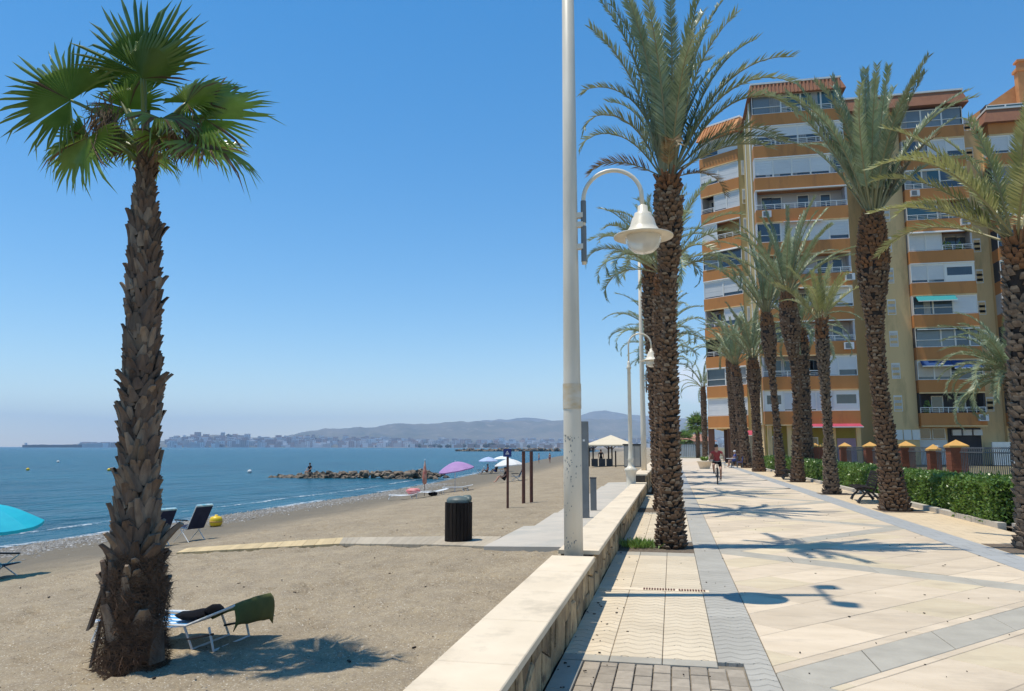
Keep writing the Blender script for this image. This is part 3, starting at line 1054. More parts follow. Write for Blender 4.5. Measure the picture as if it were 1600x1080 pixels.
# ------------------------------------------------------------------ hills and the town across the bay
def az(px):
    return math.atan((px - 800) / 1200.4) - YAW
def hz(py, px, r):
    return EYE + (698 - py) / 1200.4 * r * math.cos(math.atan((px - 800) / 1200.4))
def ridge(name, prof, r0, r1, r2, seed, amp):
    pxs = np.arange(prof[0][0], prof[-1][0] + 1, 6.0)
    ys_ = np.interp(pxs, [p[0] for p in prof], [p[1] for p in prof])
    rows = [0, .04, .10, .18, .28, .40, .54, .68, .82, .92, 1.0, 1.12, 1.3, 1.6]
    V, Fc = [], []
    for i, px in enumerate(pxs):
        a = az(px)
        top = hz(ys_[i], px, r1) * (1 + .10 * noise.noise((px * .02, seed, 0)) + .05 * noise.noise((px * .08, seed, 4)))
        edge = min(1.0, (px - prof[0][0]) / 30 + .02, (prof[-1][0] - px) / 30 + .02)
        for q in rows:
            r = r0 + (r1 - r0) * q
            h = top * edge * (q ** .9 if q <= 1 else max(0, 1 - (q - 1) / .6))
            h += amp * edge * min(q * 2, 1) * (noise.noise((px * .03, q * 4, seed)) + .5 * noise.noise((px * .09, q * 9, seed))) * (1 if q < .95 else .3)
            V.append((r * math.sin(a), r * math.cos(a), max(h, 0) + SEA - (3 if q == 0 else -1.5)))
    nr = len(rows)
    for i in range(len(pxs) - 1):
        for q in range(nr - 1):
            a = i * nr + q
            Fc.append((a, a + nr, a + nr + 1, a + 1))
    me = bpy.data.meshes.new(name)
    me.from_pydata(V, [], Fc)
    me.materials.append(M['hill'])
    me.polygons.foreach_set('use_smooth', [True] * len(Fc))
    o = link(name, me)
    tag(o, kind='structure')
P1 = [(34, 696.5), (60, 695.5), (120, 694.5), (200, 692), (255, 689), (275, 684), (300, 681.5), (335, 679.5), (365, 681), (400, 684), (450, 685), (520, 686), (600, 688), (700, 690), (800, 691), (1000, 690), (1250, 688)]
P2 = [(400, 690), (440, 681), (480, 675), (520, 671), (560, 668), (600, 665), (640, 663.5), (680, 660), (720, 659.5), (790, 659), (830, 658), (870, 659), (910, 655), (945, 654), (975, 657), (1020, 661), (1060, 663), (1150, 668), (1300, 672)]
P3 = [(520, 680), (600, 668), (700, 662), (780, 656), (820, 654.5), (870, 656), (905, 651), (930, 646), (950, 642), (968, 643), (985, 648), (1010, 650), (1050, 653), (1110, 656), (1200, 660), (1320, 668)]
ridge('far_mountain', P3, 5200, 6400, 7600, 5, 18)
ridge('scrub_hills', P2, 3700, 4700, 5800, 2, 26)
ridge('town_hill', P1, 3000, 3500, 4200, 8, 6)

def town():
    rng = np.random.default_rng(12)
    items = []
    for i in range(1500):
        px = rng.uniform(262, 1180) if rng.random() < .93 else rng.uniform(126, 205)
        near = px > 640 and rng.random() < .38
        a = az(px)
        if near:
            r = rng.uniform(1500, 2900)
            g0 = 0
            hmax = 9
        else:
            q = rng.random() ** 1.6 * .75
            r = 3000 + 500 * q
            yy_ = np.interp(px, [p[0] for p in P1], [p[1] for p in P1])
            g0 = hz(yy_, px, 3500) * q ** .9 * .9
            hmax = 26
        if near and r * math.sin(a) < shore(r * math.cos(a)) + 25:
            continue
        h = rng.uniform(5, hmax) if not near else rng.uniform(4, 10)
        if px < 210:
            h = rng.uniform(10, 17); g0 = 0
        wd, dp = rng.uniform(8, 26) * (1 if not near else .7), rng.uniform(8, 16)
        items.append((h * wd / r, px, r, g0, h, wd, dp, a, int(rng.choice([0, 0, 1, 2, 2, 1])), near))
    items.sort(key=lambda q: -q[0])
    rest = MB()
    for i, (k, px, r, g0, h, wd, dp, a, mi, near) in enumerate(items):
        x, y = r * math.sin(a), r * math.cos(a)
        mb = MB() if i < 280 else rest
        ox, oy, oz = (0, 0, 0) if i < 280 else (x, y, g0)
        mb.box((ox, oy, oz + h / 2 - 2), (wd, dp, h + 4), (0, 0, -a), mi)
        if i < 280:
            # storeys of windows read as darker bands, roof as a cap
            mb.box((ox, oy, oz + h + .8), (wd + .8, dp + .8, 1.6), (0, 0, -a), 3 if mi != 0 else 2)
            for kk in range(max(1, int(h / 3.2))):
                zz = oz + 1.6 + kk * 3.2
                for jj in range(max(1, int(wd / 6))):
                    lx = -wd / 2 + (jj + .5) * wd / max(1, int(wd / 6))
                    ca_, sa_ = math.cos(-a), math.sin(-a)
                    mb.box((ox + lx * ca_ + (dp / 2 + .0) * sa_, oy + lx * sa_ - (dp / 2 + .0) * ca_, zz), (2.6, .4, 1.5), (0, 0, -a), 4)
            o = mb.build('town_building', M['town'] + [M['glass']], loc=(x, y, g0))
            tag(o, 'pale building of the hazy town across the bay' if not near else 'low house of the hazy town behind the far beach', 'building', 'town buildings across the bay' if not near else 'houses behind the far beach')
    tag(rest.build('town_mass', M['town'] + [M['glass']]), kind='stuff')
    trees = MB()
    for i in range(420):
        px = rng.uniform(270, 1180)
        a = az(px)
        if px > 640 and rng.random() < .5:
            r = rng.uniform(1500, 2900); g0 = 0
            if r * math.sin(a) < shore(r * math.cos(a)) + 25:
                continue
        else:
            q = rng.random() * .9
            r = 3000 + 500 * q
            g0 = hz(np.interp(px, [p[0] for p in P1], [p[1] for p in P1]), px, 3500) * q ** .9
        s_ = rng.uniform(4, 9)
        trees.blob((r * math.sin(a), r * math.cos(a), g0 + s_ * .5), (s_ * 1.3, s_, s_ * .8), i, 1, .4)
    tag(trees.build('far_woods', M['hedgecore']), kind='stuff')
town()

# haze of the warm afternoon over the bay
hb = MB()
hb.bbox((-6900, -250, -9), (4100, 8400, 345))
hm = bpy.data.materials.new('haze')
hm.use_nodes = True
for n in list(hm.node_tree.nodes):
    if n.type != 'OUTPUT_MATERIAL':
        hm.node_tree.nodes.remove(n)
pv = hm.node_tree.nodes.new('ShaderNodeVolumePrincipled')
pv.inputs['Color'].default_value = (.52, .68, .93, 1)
pv.inputs['Density'].default_value = .00016
pv.inputs['Anisotropy'].default_value = 0.0
hm.node_tree.links.new(pv.outputs[0], hm.node_tree.nodes['Material Output'].inputs['Volume'])
tag(hb.build('haze', hm), kind='stuff')

# ================================================================== APARTMENT BLOCK
STO, Z0 = 2.945, 4.0
M['curtain'] = mat('curtain_cloth', (.42, .42, .41), (.30, .31, .32), 2, .9, rnd=.3)
bld = thing('apartment_block', 'tall ochre apartment block with orange balcony bands behind the palms', 'building', (8, 70, 0))
BO = Vector((8, 70, 0))
def bpart(mb, name, m, parent=None, smooth=False):
    mb.v = [(p[0] - BO.x, p[1] - BO.y, p[2] - BO.z) for p in mb.v]
    o = mb.build(name, m, bld if parent is None else parent, smooth)
    return o
def zband(k):
    c = Z0 + STO * k
    return c - .55, c + .57
WR = random.Random(31)
def win(P0, u, n, a, b, z0, z1, typ, out=-.05, mulls=2):
    """one glazed or shuttered field of a balcony front"""
    fr = MB()
    fw = .055
    w_ = b - a
    deep = .07
    P0 = Vector((P0.x, P0.y, 0))
    def fbox(x0, x1, zz0, zz1, o0=out - deep, o1=out):
        fr.obox(P0, u, n, (x0, o0, zz0), (x1, o1, zz1))
    mt = M['trim']
    if typ in 'SLHWbs':
        fbox(a, b, z1 - .16, z1)                           # shutter box
        fbox(a, a + fw, z0, z1 - .162)
        fbox(b - fw, b, z0, z1 - .162)
        fbox(a + fw + .001, b - fw - .001, z0, z0 + fw)
    else:
        fbox(a, b, z1 - fw, z1)
        fbox(a, b, z0, z0 + fw)
        fbox(a, a + fw, z0 + fw + .001, z1 - fw - .001)
        fbox(b - fw, b, z0 + fw + .001, z1 - fw - .001)
        if typ in 'Gg':
            fbox(a + fw + .001, b - fw - .001, z0 + .62, z0 + .67)
    fo = bpart(fr, 'window', mt)
    zi0, zi1 = z0 + fw, z1 - (.16 if typ in 'SLHWbs' else fw)
    ai, bi = a + fw, b - fw
    sh = {'S': WR.choice((.985, .985, .985, .93, .80, .70)), 'L': .86, 'H': .52, 's': .97, 'b': .86, 'W': .0}.get(typ, 0)
    if sh:
        s_ = MB()
        zs = zi1 - (zi1 - zi0) * sh
        nsl = max(3, int((zi1 - zs) / .22))
        for q in range(nsl):
            za, zb_ = zs + (zi1 - zs) * q / nsl, zs + (zi1 - zs) * (q + 1) / nsl
            s_.obox(P0, u, n, (ai + .002, out - .062, za + .004), (bi - .002, out - .030 - .006 * (q % 2), zb_ - .004))
        s_.obox(P0, u, n, (ai + .003, out - .066, zs), (bi - .003, out - .056, zi1))
        bpart(s_, 'shutter', M['shutbeige'] if typ == 'b' else M['shutter'], fo)
    if typ == 'W':
        s_ = MB()
        s_.obox(P0, u, n, (ai, out - .06, zi0), (bi, out - .02, zi0 + .55))
        s_.obox(P0, u, n, (ai, out - .06, zi1 - .2), (bi, out - .02, zi1))
        s_.obox(P0, u, n, (ai, out - .06, zi0 + .551), (ai + .16, out - .02, zi1 - .201))
        s_.obox(P0, u, n, (bi - .16, out - .06, zi0 + .551), (bi, out - .02, zi1 - .201))
        bpart(s_, 'panel', M['trim'], fo)
    g_ = MB()
    g_.obox(P0, u, n, (ai, out - .085, zi0), (bi, out - .07, zi1))
    gm = {'g': 'glassgrey', 'T': 'glassteal', 's': 'glassgrey'}.get(typ, 'glass')
    bpart(g_, 'pane', M[gm], fo)
    if typ in 'GgTLH' and WR.random() < .5 and w_ > 1:
        c_ = MB()
        f0 = WR.choice((0, 0, .55, .62)); f1 = f0 + WR.uniform(.22, .42)
        xa, xb = ai + (bi - ai) * f0, ai + (bi - ai) * min(f1, .99)
        nf = 5
        for q in range(nf):
            c_.obox(P0, u, n, (xa + (xb - xa) * q / nf, out - .069 , zi0 + .01), (xa + (xb - xa) * (q + .8) / nf, out - .058 - .004 * (q % 2), zi1 - .01))
        bpart(c_, 'curtain', M['curtain'], fo)
def rail(P0, u, n, a, b, z, m, h=.42, out=-.04, solid=False):
    r_ = MB()
    P0 = Vector((P0.x, P0.y, 0))
    r_.obox(P0, u, n, (a, out - .05, z + h - .06), (b, out, z + h))
    k = max(1, int((b - a) / .75))
    for q in range(k + 1):
        x = a + (b - a - .05) * q / k
        r_.obox(P0, u, n, (x, out - .045, z), (x + .05, out - .005, z + h - .061))
    if not solid:
        for zz in (.14, .27):
            r_.obox(P0, u, n, (a, out - .03, z + zz * h / .42 - .012), (b, out - .015, z + zz * h / .42 + .012))
    bpart(r_, 'railing', m)
def awning(P0, u, n, a, b, z1, drop, proj, m):
    P0 = Vector((P0.x, P0.y, 0))
    aw = MB()
    t_ = .03
    for (d0, zz0, d1, zz1) in ((.02, z1, proj, z1 - drop),):
        vs = []
        for dd in (0, t_):
            for (x, o_, zz) in ((a, d0, zz0), (b, d0, zz0), (b, d1, zz1), (a, d1, zz1)):
                p = P0 + u * x + n * o_
                vs.append((p.x, p.y, zz - dd))
        aw.add(vs, [(0, 1, 2, 3), (7, 6, 5, 4), (0, 4, 5, 1), (1, 5, 6, 2), (2, 6, 7, 3), (3, 7, 4, 0)])
    ao = bpart(aw, 'awning', m)
    br = MB()
    br.obox(P0, u, n, (a, proj, z1 - drop - .07), (b, proj + .05, z1 - drop + .01))
    bpart(br, 'awning_bar', M['trim'], ao)
def bay(P0, u, n, W_, floors, extra=None, depth=1.5, trimk=()):
    for k in range(10):
        zb, zt = zband(k)
        p = MB()
        p.obox(P0, u, n, (0, -depth, zb), (W_, 0, zt))
        po = bpart(p, 'parapet', M['orange'])
        tr = MB()
        tr.obox(P0, u, n, (.02, -.25, zb - .10), (W_ - .02, .035, zb - .002))
        bpart(tr, 'slab_edge', M['trim'] if (k in trimk) else M['yellow'], po)
        zc = zband(k + 1)[0] - .10
        back = MB()
        back.obox(P0, u, n, (.03, -depth - .02, zt + .002), (W_ - .03, -depth + .10, zc + .098))
        for x in (0.0, W_ - .16):
            back.obox(P0, u, n, (x, -depth + .102, zt + .002), (x + .16, -.12 if x > 1 else -.12, zc + .096))
        segs_ = floors[k]
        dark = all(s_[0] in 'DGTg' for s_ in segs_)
        bpart(back, 'balcony_wall', M['recshade'] if dark else M['recess'])  # near-black back wall stands in for balcony shade
        x = .02
        tot = sum(s_[1] for s_ in segs_)
        for s_ in segs_:
            wd = (W_ - .04) * s_[1] / tot
            a_, b_ = x, x + wd
            x += wd
            if s_[0] in 'SLHGgTWbs':
                nn = max(1, int(round(wd / 1.75)))
                for q in range(nn):
                    win(P0, u, n, a_ + wd * q / nn + .006, a_ + wd * (q + 1) / nn - .006, zt + .003, zc - .003, s_[0])
                if s_[0] in 'HT':
                    rail(P0, u, n, a_, b_, zt, M['trim'], .5, out=.0)
            elif s_[0] in 'BD':
                rail(P0, u, n, a_, b_, zt, M['trim'], .5)
                d_ = MB()
                PP = Vector((P0.x, P0.y, 0))
                d_.obox(PP, u, n, (a_ + wd * .25, -depth + .105, zt - .3 + .4), (a_ + wd * .25 + 1.0, -depth + .13, zc - .15))
                d_.obox(PP, u, n, (a_ + wd * .62, -depth + .105, zt + .35), (a_ + wd * .62 + .9, -depth + .13, zc - .2))
                fo = bpart(d_, 'balcony_door', M['trim'])
                g_ = MB()
                g_.obox(PP, u, n, (a_ + wd * .25 + .07, -depth + .132, zt + .15), (a_ + wd * .25 + .93, -depth + .14, zc - .22))
                g_.obox(PP, u, n, (a_ + wd * .62 + .07, -depth + .132, zt + .42), (a_ + wd * .62 + .83, -depth + .14, zc - .27))
                bpart(g_, 'pane', M['glass'], fo)

X_, Y_ = Vector((1, 0, 0)), Vector((0, -1, 0))
MP, RP, TP = Vector((7.8, 68, 0)), Vector((21.75, 74, 0)), Vector((29.2, 74.2, 0))
MW, RW_ = 7.6, 5.35
main_f = {0: [('W', 1.6), ('S', 2.6), ('S', 1.4), ('W', 2)], 1: [('D', 3), ('D', 1.6), ('S', 3)], 2: [('D', 3.4), ('B', 4)],
          3: [('G', 1.2), ('D', 3.6), ('L', 2.8)], 4: [('B', 4.2), ('B', 3.4)], 5: [('G', 2), ('s', 2.4), ('S', 3.2)],
          6: [('D', 2.4), ('B', 5.2)], 7: [('L', 6.3), ('G', 1.3)], 8: [('H', 7.6)], 9: [('g', 2.5), ('T', 5.1)]}
right_f = {0: [('D', 5.3)], 1: [('b', 2.7), ('G', 2.6)], 2: [('g', 2.2), ('g', 1.2), ('G', 1.2), ('g', .9)], 3: [('G', 3.3), ('S', 2)],
           4: [('L', 2.8), ('W', 2.5)], 5: [('s', 2.8), ('B', 2.5)], 6: [('T', 2.6), ('B', 2.7)], 7: [('T', 3), ('G', 2.3)],
           8: [('G', 2.2), ('S', 3.1)], 9: [('g', 5.3)]}
third_f = {k: [(('G', 'S', 'g', 'L', 'T')[k % 5], 6)] for k in range(10)}
prow_f = {0: [('S', 2.6), ('S', 2.4)], 1: [('G', 2.4), ('g', 2.6)], 2: [('D', 5)], 3: [('D', 2.5), ('S', 2.5)], 4: [('S', 2.5), ('S', 2.5)],
          5: [('g', 2), ('G', 3)], 6: [('s', 2), ('D', 3)], 7: [('D', 1.7), ('S', 3.3)], 8: [('S', 2.4), ('s', 2.6)], 9: [('S', 2.5), ('S', 2.5)]}
bay(MP, X_, Y_, MW, main_f, trimk=(3, 7, 8, 9))
bay(RP, X_, Y_, RW_, right_f, trimk=(5, 6, 8))
bay(TP, X_, Y_, 6.4, third_f, trimk=(3, 5))
PRr, PL = Vector((7.18, 75.8, 0)), Vector((3.55, 78.2, 0))
pu = (PRr - PL); PWd = pu.length; pu.normalize()
pn = Vector((pu.y, -pu.x, 0))
bay(PL, pu, pn, PWd, prow_f, trimk=(2, 5, 6, 7))
# the prow's far side bands (turned away from the walk), so that it is solid from elsewhere
pu2 = Vector((math.cos(R(62)), math.sin(R(62)), 0)); pn2 = Vector((-pu2.y, pu2.x, 0))
for k in range(10):
    zb, zt = zband(k)
    p = MB(); p.obox(PL + pu * .0, pu2, pn2, (.05, -1.4, zb), (7, -.02, zt)); bpart(p, 'parapet', M['orange'])
# walls
wl_ = MB()
wl_.bbox((MP.x + .05, 69.55, 0), (MP.x + MW - .05, 90, 33.2))           # behind the main bay
wl_.bbox((18.9, 74.6, 0), (21.7, 90, 33.2))                          # windowed strip
wl_.bbox((15.3, 78.0, 0), (18.88, 90, 33.2))
wl_.bbox((21.72, 75.52, 0), (27.12, 90, 33.2))
wl_.bbox((27.14, 76.2, 0), (29.22, 90, 32.0))
wl_.bbox((29.24, 75.72, 0), (45, 90, 31.6))
bpart(wl_, 'wall', M['yellow'])
wl_ = MB()
wl_.bbox((7.2, 75.82, 0), (7.84, 90, 32.6))
wl_.add([(PL.x + .9, PL.y + 1.2, 3.3), (PRr.x, PRr.y + 1.2, 3.3), (7.19, 90, 3.3), (5.5, 88, 3.3), (PL.x + .9, PL.y + 1.2, 32.8), (PRr.x, PRr.y + 1.2, 32.8), (7.19, 90, 32.8), (5.5, 88, 32.8)],
        [(0, 1, 5, 4), (1, 2, 6, 5), (2, 3, 7, 6), (3, 0, 4, 7), (4, 5, 6, 7), (3, 2, 1, 0)])
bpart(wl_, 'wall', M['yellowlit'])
# main bay's sea-facing end wall with its drain pipes
wl_ = MB()
wl_.bbox((MP.x - .06, 69.0, 3.45), (MP.x - .002, 75.8, 33.0))
wl_.bbox((MP.x - .05, 68.02, 3.45), (MP.x - .003, 68.998, 3.5))
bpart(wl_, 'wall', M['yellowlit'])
pp = MB(); pp.tube([(MP.x - .12, 69.3, 3.5), (MP.x - .12, 69.3, 33)], .06, 8); bpart(pp, 'drain_pipe', M['trim'])
pp = MB(); pp.tube([(MP.x - .12, 73.0, 3.5), (MP.x - .12, 73.0, 33)], .05, 8); bpart(pp, 'drain_pipe', M['trim'])
# narrow stair and bathroom windows
for k in range(10):
    zz = Z0 + STO * k + .75
    win(Vector((19.75, 74.6, 0)), X_, Y_, 0, .72, zz, zz + 1.45, 'L' if k % 3 == 0 else 'S', out=.03)
    win(Vector((27.9, 76.2, 0)), X_, Y_, 0, .62, zz, zz + 1.3, 'L', out=.03)
    if k < 9:
        win(Vector((7.45, 75.8, 0)), X_, Y_, .02, .36, zz, zz + 1.5, 'S', out=.04)
# air conditioners, plants and laundry on some balconies
for (P_, x, k) in ((MP, 6.6, 2), (MP, .5, 6), (RP, 4.6, 0), (RP, .4, 7), (RP, 4.4, 6), (MP, 7.0, 4)):
    zt_ = zband(k)[1]
    f_ = MB(); f_.bbox((P_.x + x, P_.y - .02, zt_ - .75), (P_.x + x + .75, P_.y - .34, zt_ - .18)); ao = bpart(f_, 'air_conditioner', M['shutter'])
    f_ = MB(); f_.bbox((P_.x + x + .08, P_.y - .345, zt_ - .68), (P_.x + x + .5, P_.y - .352, zt_ - .25)); bpart(f_, 'fan_grille', M['steel'], ao)
for (P_, x, k) in ((MP, .6, 3), (MP, 1.3, 3), (MP, 4.8, 2), (RP, 3.2, 5), (RP, 4.4, 5), (RP, .6, 0)):
    zt_ = zband(k)[1]
    f_ = MB()
    for q in range(26):
        f_.blob((P_.x + x + WR.gauss(0, .22), P_.y + .35 + WR.gauss(0, .1), zt_ + .35 + WR.gauss(0, .25)), .11, q, 1, .6)
    bpart(f_, 'balcony_plant', M['hedge'])
# roofs: steep tiled fascias with a pale coping line
def mansard(P0, u, n, W_, z0, z1, o0, o1, depth, m, ribs=0, ends=True):
    mb = MB()
    P0 = Vector((P0.x, P0.y, 0))
    def pt(x, o_, zz):
        p = P0 + u * x + n * o_
        return (p.x, p.y, zz)
    e0, e1 = (-o0, -o1) if ends else (0, 0)
    lo = [pt(e0, o0, z0), pt(W_ - e0, o0, z0), pt(W_ - e0, -depth, z0), pt(e0, -depth, z0)]
    hi = [pt(e1, o1, z1), pt(W_ - e1, o1, z1), pt(W_ - e1, -depth, z1), pt(e1, -depth, z1)]
    mb.add(lo + hi, [(3, 2, 1, 0), (4, 5, 6, 7), (0, 1, 5, 4), (1, 2, 6, 5), (2, 3, 7, 6), (3, 0, 4, 7)])
    ro = bpart(mb, 'roof', m)
    if ribs:
        rb = MB()
        k = int((W_ - 2 * e0) / ribs)
        for q in range(k):
            x0 = e0 + (q + .25) * ribs
            x1 = max(e1, min(W_ - e1, x0))
            rb.tube([pt(x0, o0 + .02, z0 - .03), pt(x0 + (x1 - x0) * .9, o1 + .02 + (o0 - o1) * .1, z0 + (z1 - z0) * .93)], ribs * .30, 6)
        bpart(rb, 'roof_tile_row', m, ro)
    cp = MB()
    cp.obox(P0, u, n, (e1 - .08, -depth, z1 + .002), (W_ - e1 + .08, o1 + .12, z1 + .17))
    bpart(cp, 'roof_coping', M['trim'], ro)
    return ro
mansard(MP, X_, Y_, MW, 32.75, 33.85, .35, -.05, 8, M['roof'], .32)
mansard(Vector((15.7, 74, 0)), X_, Y_, 27.1 - 15.7, 33.05, 34.35, .45, .05, 8, M['roof'], 0)
mansard(TP, X_, Y_, 12, 31.0, 32.3, .45, .05, 8, M['roof'], 0)
mansard(PL, pu, pn, PWd, 32.85, 34.6, .45, -.7, 2.2, M['rooflight'], .34, ends=False)
# rooftop gable and chimney at the right
g_ = MB()
g_.add([(30.2, 81, 31), (44, 81, 31), (44, 84, 31), (30.2, 84, 31), (30.4, 81, 34.6), (36, 81, 38.4), (44, 81, 35), (30.4, 84, 34.6), (36, 84, 38.4), (44, 84, 35)],
       [(0, 1, 6, 5, 4), (2, 3, 7, 8, 9), (0, 4, 7, 3), (4, 5, 8, 7), (5, 6, 9, 8), (1, 2, 9, 6)])
bpart(g_, 'roof_gable', M['rooflight'])
ch = MB(); ch.bbox((34.6, 80.2, 34), (35.8, 80.98, 38.6)); ch.bbox((34.45, 80.05, 38.601), (35.95, 81.1, 38.9)); ch.bbox((34.8, 80.3, 38.901), (35.6, 80.9, 39.6)); ch.bbox((34.6, 80.1, 39.601), (35.8, 81.0, 39.8))
bpart(ch, 'chimney', M['rooflight'])
# awnings seen on the balconies
awning(RP, X_, Y_, .25, 3.5, zband(4)[0] - .12, .55, .75, M['awnteal'])
awning(RP, X_, Y_, .25, 2.75, zband(2)[0] - .12, .50, .55, M['awnnavy'])
awning(RP, X_, Y_, 2.8, 5.2, zband(2)[0] - .12, .75, .75, M['awnnavy'])
awning(RP, X_, Y_, .1, 5.2, zband(6)[0] - .06, .12, .35, M['canvas'])
awning(RP, X_, Y_, .1, 5.2, zband(3)[0] - .12, .12, .35, M['awngreen'])
awning(MP, X_, Y_, 2.2, 5.4, zband(6)[0] - .06, .10, .4, M['awnpink'])
awning(MP, X_, Y_, 3.3, 7.4, zband(4)[0] - .06, .10, .4, M['canvas'])
awning(PL, pu, pn, .1, PWd - .3, zband(6)[0] - .06, .12, .3, M['canvas'])
# shops on the ground floor
sp_ = MB()
sp_.bbox((8.0, 69.3, 0), (15.3, 69.54, 3.44)); bpart(sp_, 'shop_wall', M['shopolive'])
for xx in (8.0, 9.6, 11.0, 13.1, 15.05):
    c_ = MB(); c_.bbox((xx, 68.3, 0), (xx + .35, 68.65, 3.45)); bpart(c_, 'column', M['yellow'])
def flat(name, x0, x1, y, z0, z1, m, th=.06):
    f_ = MB(); f_.bbox((x0, y - th, z0), (x1, y, z1)); return bpart(f_, name, m)
for (x0, x1) in ((10.6, 11.4), (11.5, 12.2), (12.9, 13.5)):
    fo = flat('shop_window', x0, x1, 69.29, .1, 2.4, M['trim'])
    flat('pane', x0 + .1, x1 - .1, 69.225, .2, 2.3, M['glass'], .02).parent = fo
fo = flat('shop_door', 8.2, 9.3, 69.29, .02, 2.5, M['trim'])
flat('pane', 8.32, 9.18, 69.225, .2, 2.35, M['glass'], .02).parent = fo
flat('shop_panel', 13.7, 15.2, 69.29, .1, 2.3, M['shoplilac'])
awning(Vector((MP.x, 68.0, 0)), X_, Y_, 2.55, 7.5, 3.5, .28, 1.3, M['awnpink'])
awning(Vector((6.9, 74.5, 0)), X_, Y_, .0, 1.6, 3.1, .45, .8, M['awnpink'])
for i in range(4):
    fo = flat('square_panel', 18.95 + i * .72, 18.95 + i * .72 + .64, 74.58, 2.2, 3.1, M['trim'])
flat('shop_front', 21.8, 24.2, 75.5, .0, 2.2, M['shutter'])
for (x0, x1) in ((21.9, 22.9), (23.0, 24.1)):
    fo = flat('shop_window', x0, x1, 75.45, 2.25, 3.25, M['trim'])
    flat('pane', x0 + .08, x1 - .08, 75.38, 2.33, 3.17, M['glass'], .02).parent = fo
flat('shop_shade_plate', 24.3, 27.0, 75.5, .0, 3.25, M['recshade'])  # flat plate, painted near-black as the shade of an opening
for i in range(3):
    flat('air_conditioner', 24.6 + i * .85, 25.3 + i * .85, 75.42, 2.6, 3.1, M['shutter'], .35)
flat('wall_plinth', 27.2, 40, 73.9, 0, 2.0, M['white'], .2)
# ground floor under the prow
for (x, y) in ((3.9, 79.4), (5.7, 78.4), (7.0, 77.5)):
    c_ = MB(); c_.bbox((x - .3, y - .3, 0), (x + .3, y + .3, 3.44)); bpart(c_, 'column', M['brownclad'])
sh_ = MB()
sh_.bbox((5.2, 80.5, 0), (7.15, 80.8, 3.44)); bpart(sh_, 'shop_wall', M['brownclad'])
sh_ = MB(); sh_.bbox((7.2, 75.5, 0), (9.2, 75.8, 3.0)); bpart(sh_, 'shop_wall', M['greyclad'])
sh_ = MB(); sh_.add([(PL.x + .4, PL.y + .5, 3.42), (PRr.x, PRr.y + .3, 3.42), (7.2, 88, 3.42), (5, 88, 3.42)], [(0, 1, 2, 3)]); bpart(sh_, 'soffit', M['yellow'])

# ------------------------------------------------------------------ hedges
def hedge_leaf_cloud(x0, x1, y0, y1, z1, nleaf, seed, size=.06):
    rng = np.random.default_rng(seed)
    mb = MB()
    for i in range(nleaf):
        f = rng.random()
        X = rng.uniform(x0, x1); Y = rng.uniform(y0, y1); Z = rng.uniform(.05, z1)
        if f < .42: Z = z1 + rng.normal(0, .035)
        elif f < .72: X = x0 + rng.normal(0, .04)
        elif f < .90: Y = y0 + rng.normal(0, .05)
        elif f < .95: X = x1
        k = noise.noise((X * 1.5, Y * 1.5, Z * 1.5 + seed))
        if rng.random() < k * .9 - .1:
            continue
        X += .05 * noise.noise((Y * 2, Z * 2, seed)); Z += .05 * noise.noise((X * 2.2, Y * 1.3, seed + 3))
        d = Vector((rng.normal(), rng.normal(), rng.normal() * .7 + .4)); d.normalize()
        s_ = Vector((rng.normal(), rng.normal(), rng.normal() * .5))
        s_ = (s_ - d * s_.dot(d)); s_.normalize()
        L_ = size * rng.uniform(.7, 1.4)
        w_ = L_ * .28
        p = Vector((X, Y, Z))
        mb.add([p, p + d * L_ * .5 + s_ * w_, p + d * L_, p + d * L_ * .5 - s_ * w_], [(0, 1, 2, 3)])
    return mb
def hedge(label, x0, x1, y0, y1, z1, n, seed, size=.06):
    o = thing('hedge', label, 'hedge', ((x0 + x1) / 2, y0, 0), 0, 'clipped hedges beside the promenade')
    off = Vector(((x0 + x1) / 2, y0, 0))
    c = MB()
    ny = max(2, int((y1 - y0) / .7))
    for i in range(ny):
        yy_ = y0 + .28 + (y1 - y0 - .5) * (i + .5) / ny
        c.blob(((x0 + x1) / 2 - off.x, yy_ - off.y, z1 * .46), ((x1 - x0) * .46, .62, z1 * .47), seed + i, 2, .3)
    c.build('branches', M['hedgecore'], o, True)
    mb = hedge_leaf_cloud(x0, x1, y0, y1, z1, n, seed, size)
    mb.v = [(p[0] - off.x, p[1] - off.y, p[2]) for p in mb.v]
    tag(mb.build('foliage', M['hedge'], o), kind='stuff')
hedge('dense dark green clipped hedge block, nearest, in front of the railings', 6.35, 7.75, 17.3, 19.6, .87, 15000, 1, .075)
hedge('long clipped hedge behind the nearer black bench', 6.55, 7.75, 20.6, 29.5, .80, 30000, 2, .075)
hedge('clipped hedge between the brick pillars and the fourth palm of the right row', 6.6, 7.75, 29.8, 38.5, .82, 18000, 3, .085)
hedge('clipped hedge by the farther bench', 6.6, 7.75, 38.9, 47.5, .82, 12000, 4, .10)
hedge('farthest clipped hedge at the foot of the apartment block', 6.6, 7.75, 48, 60, .82, 10000, 5, .12)

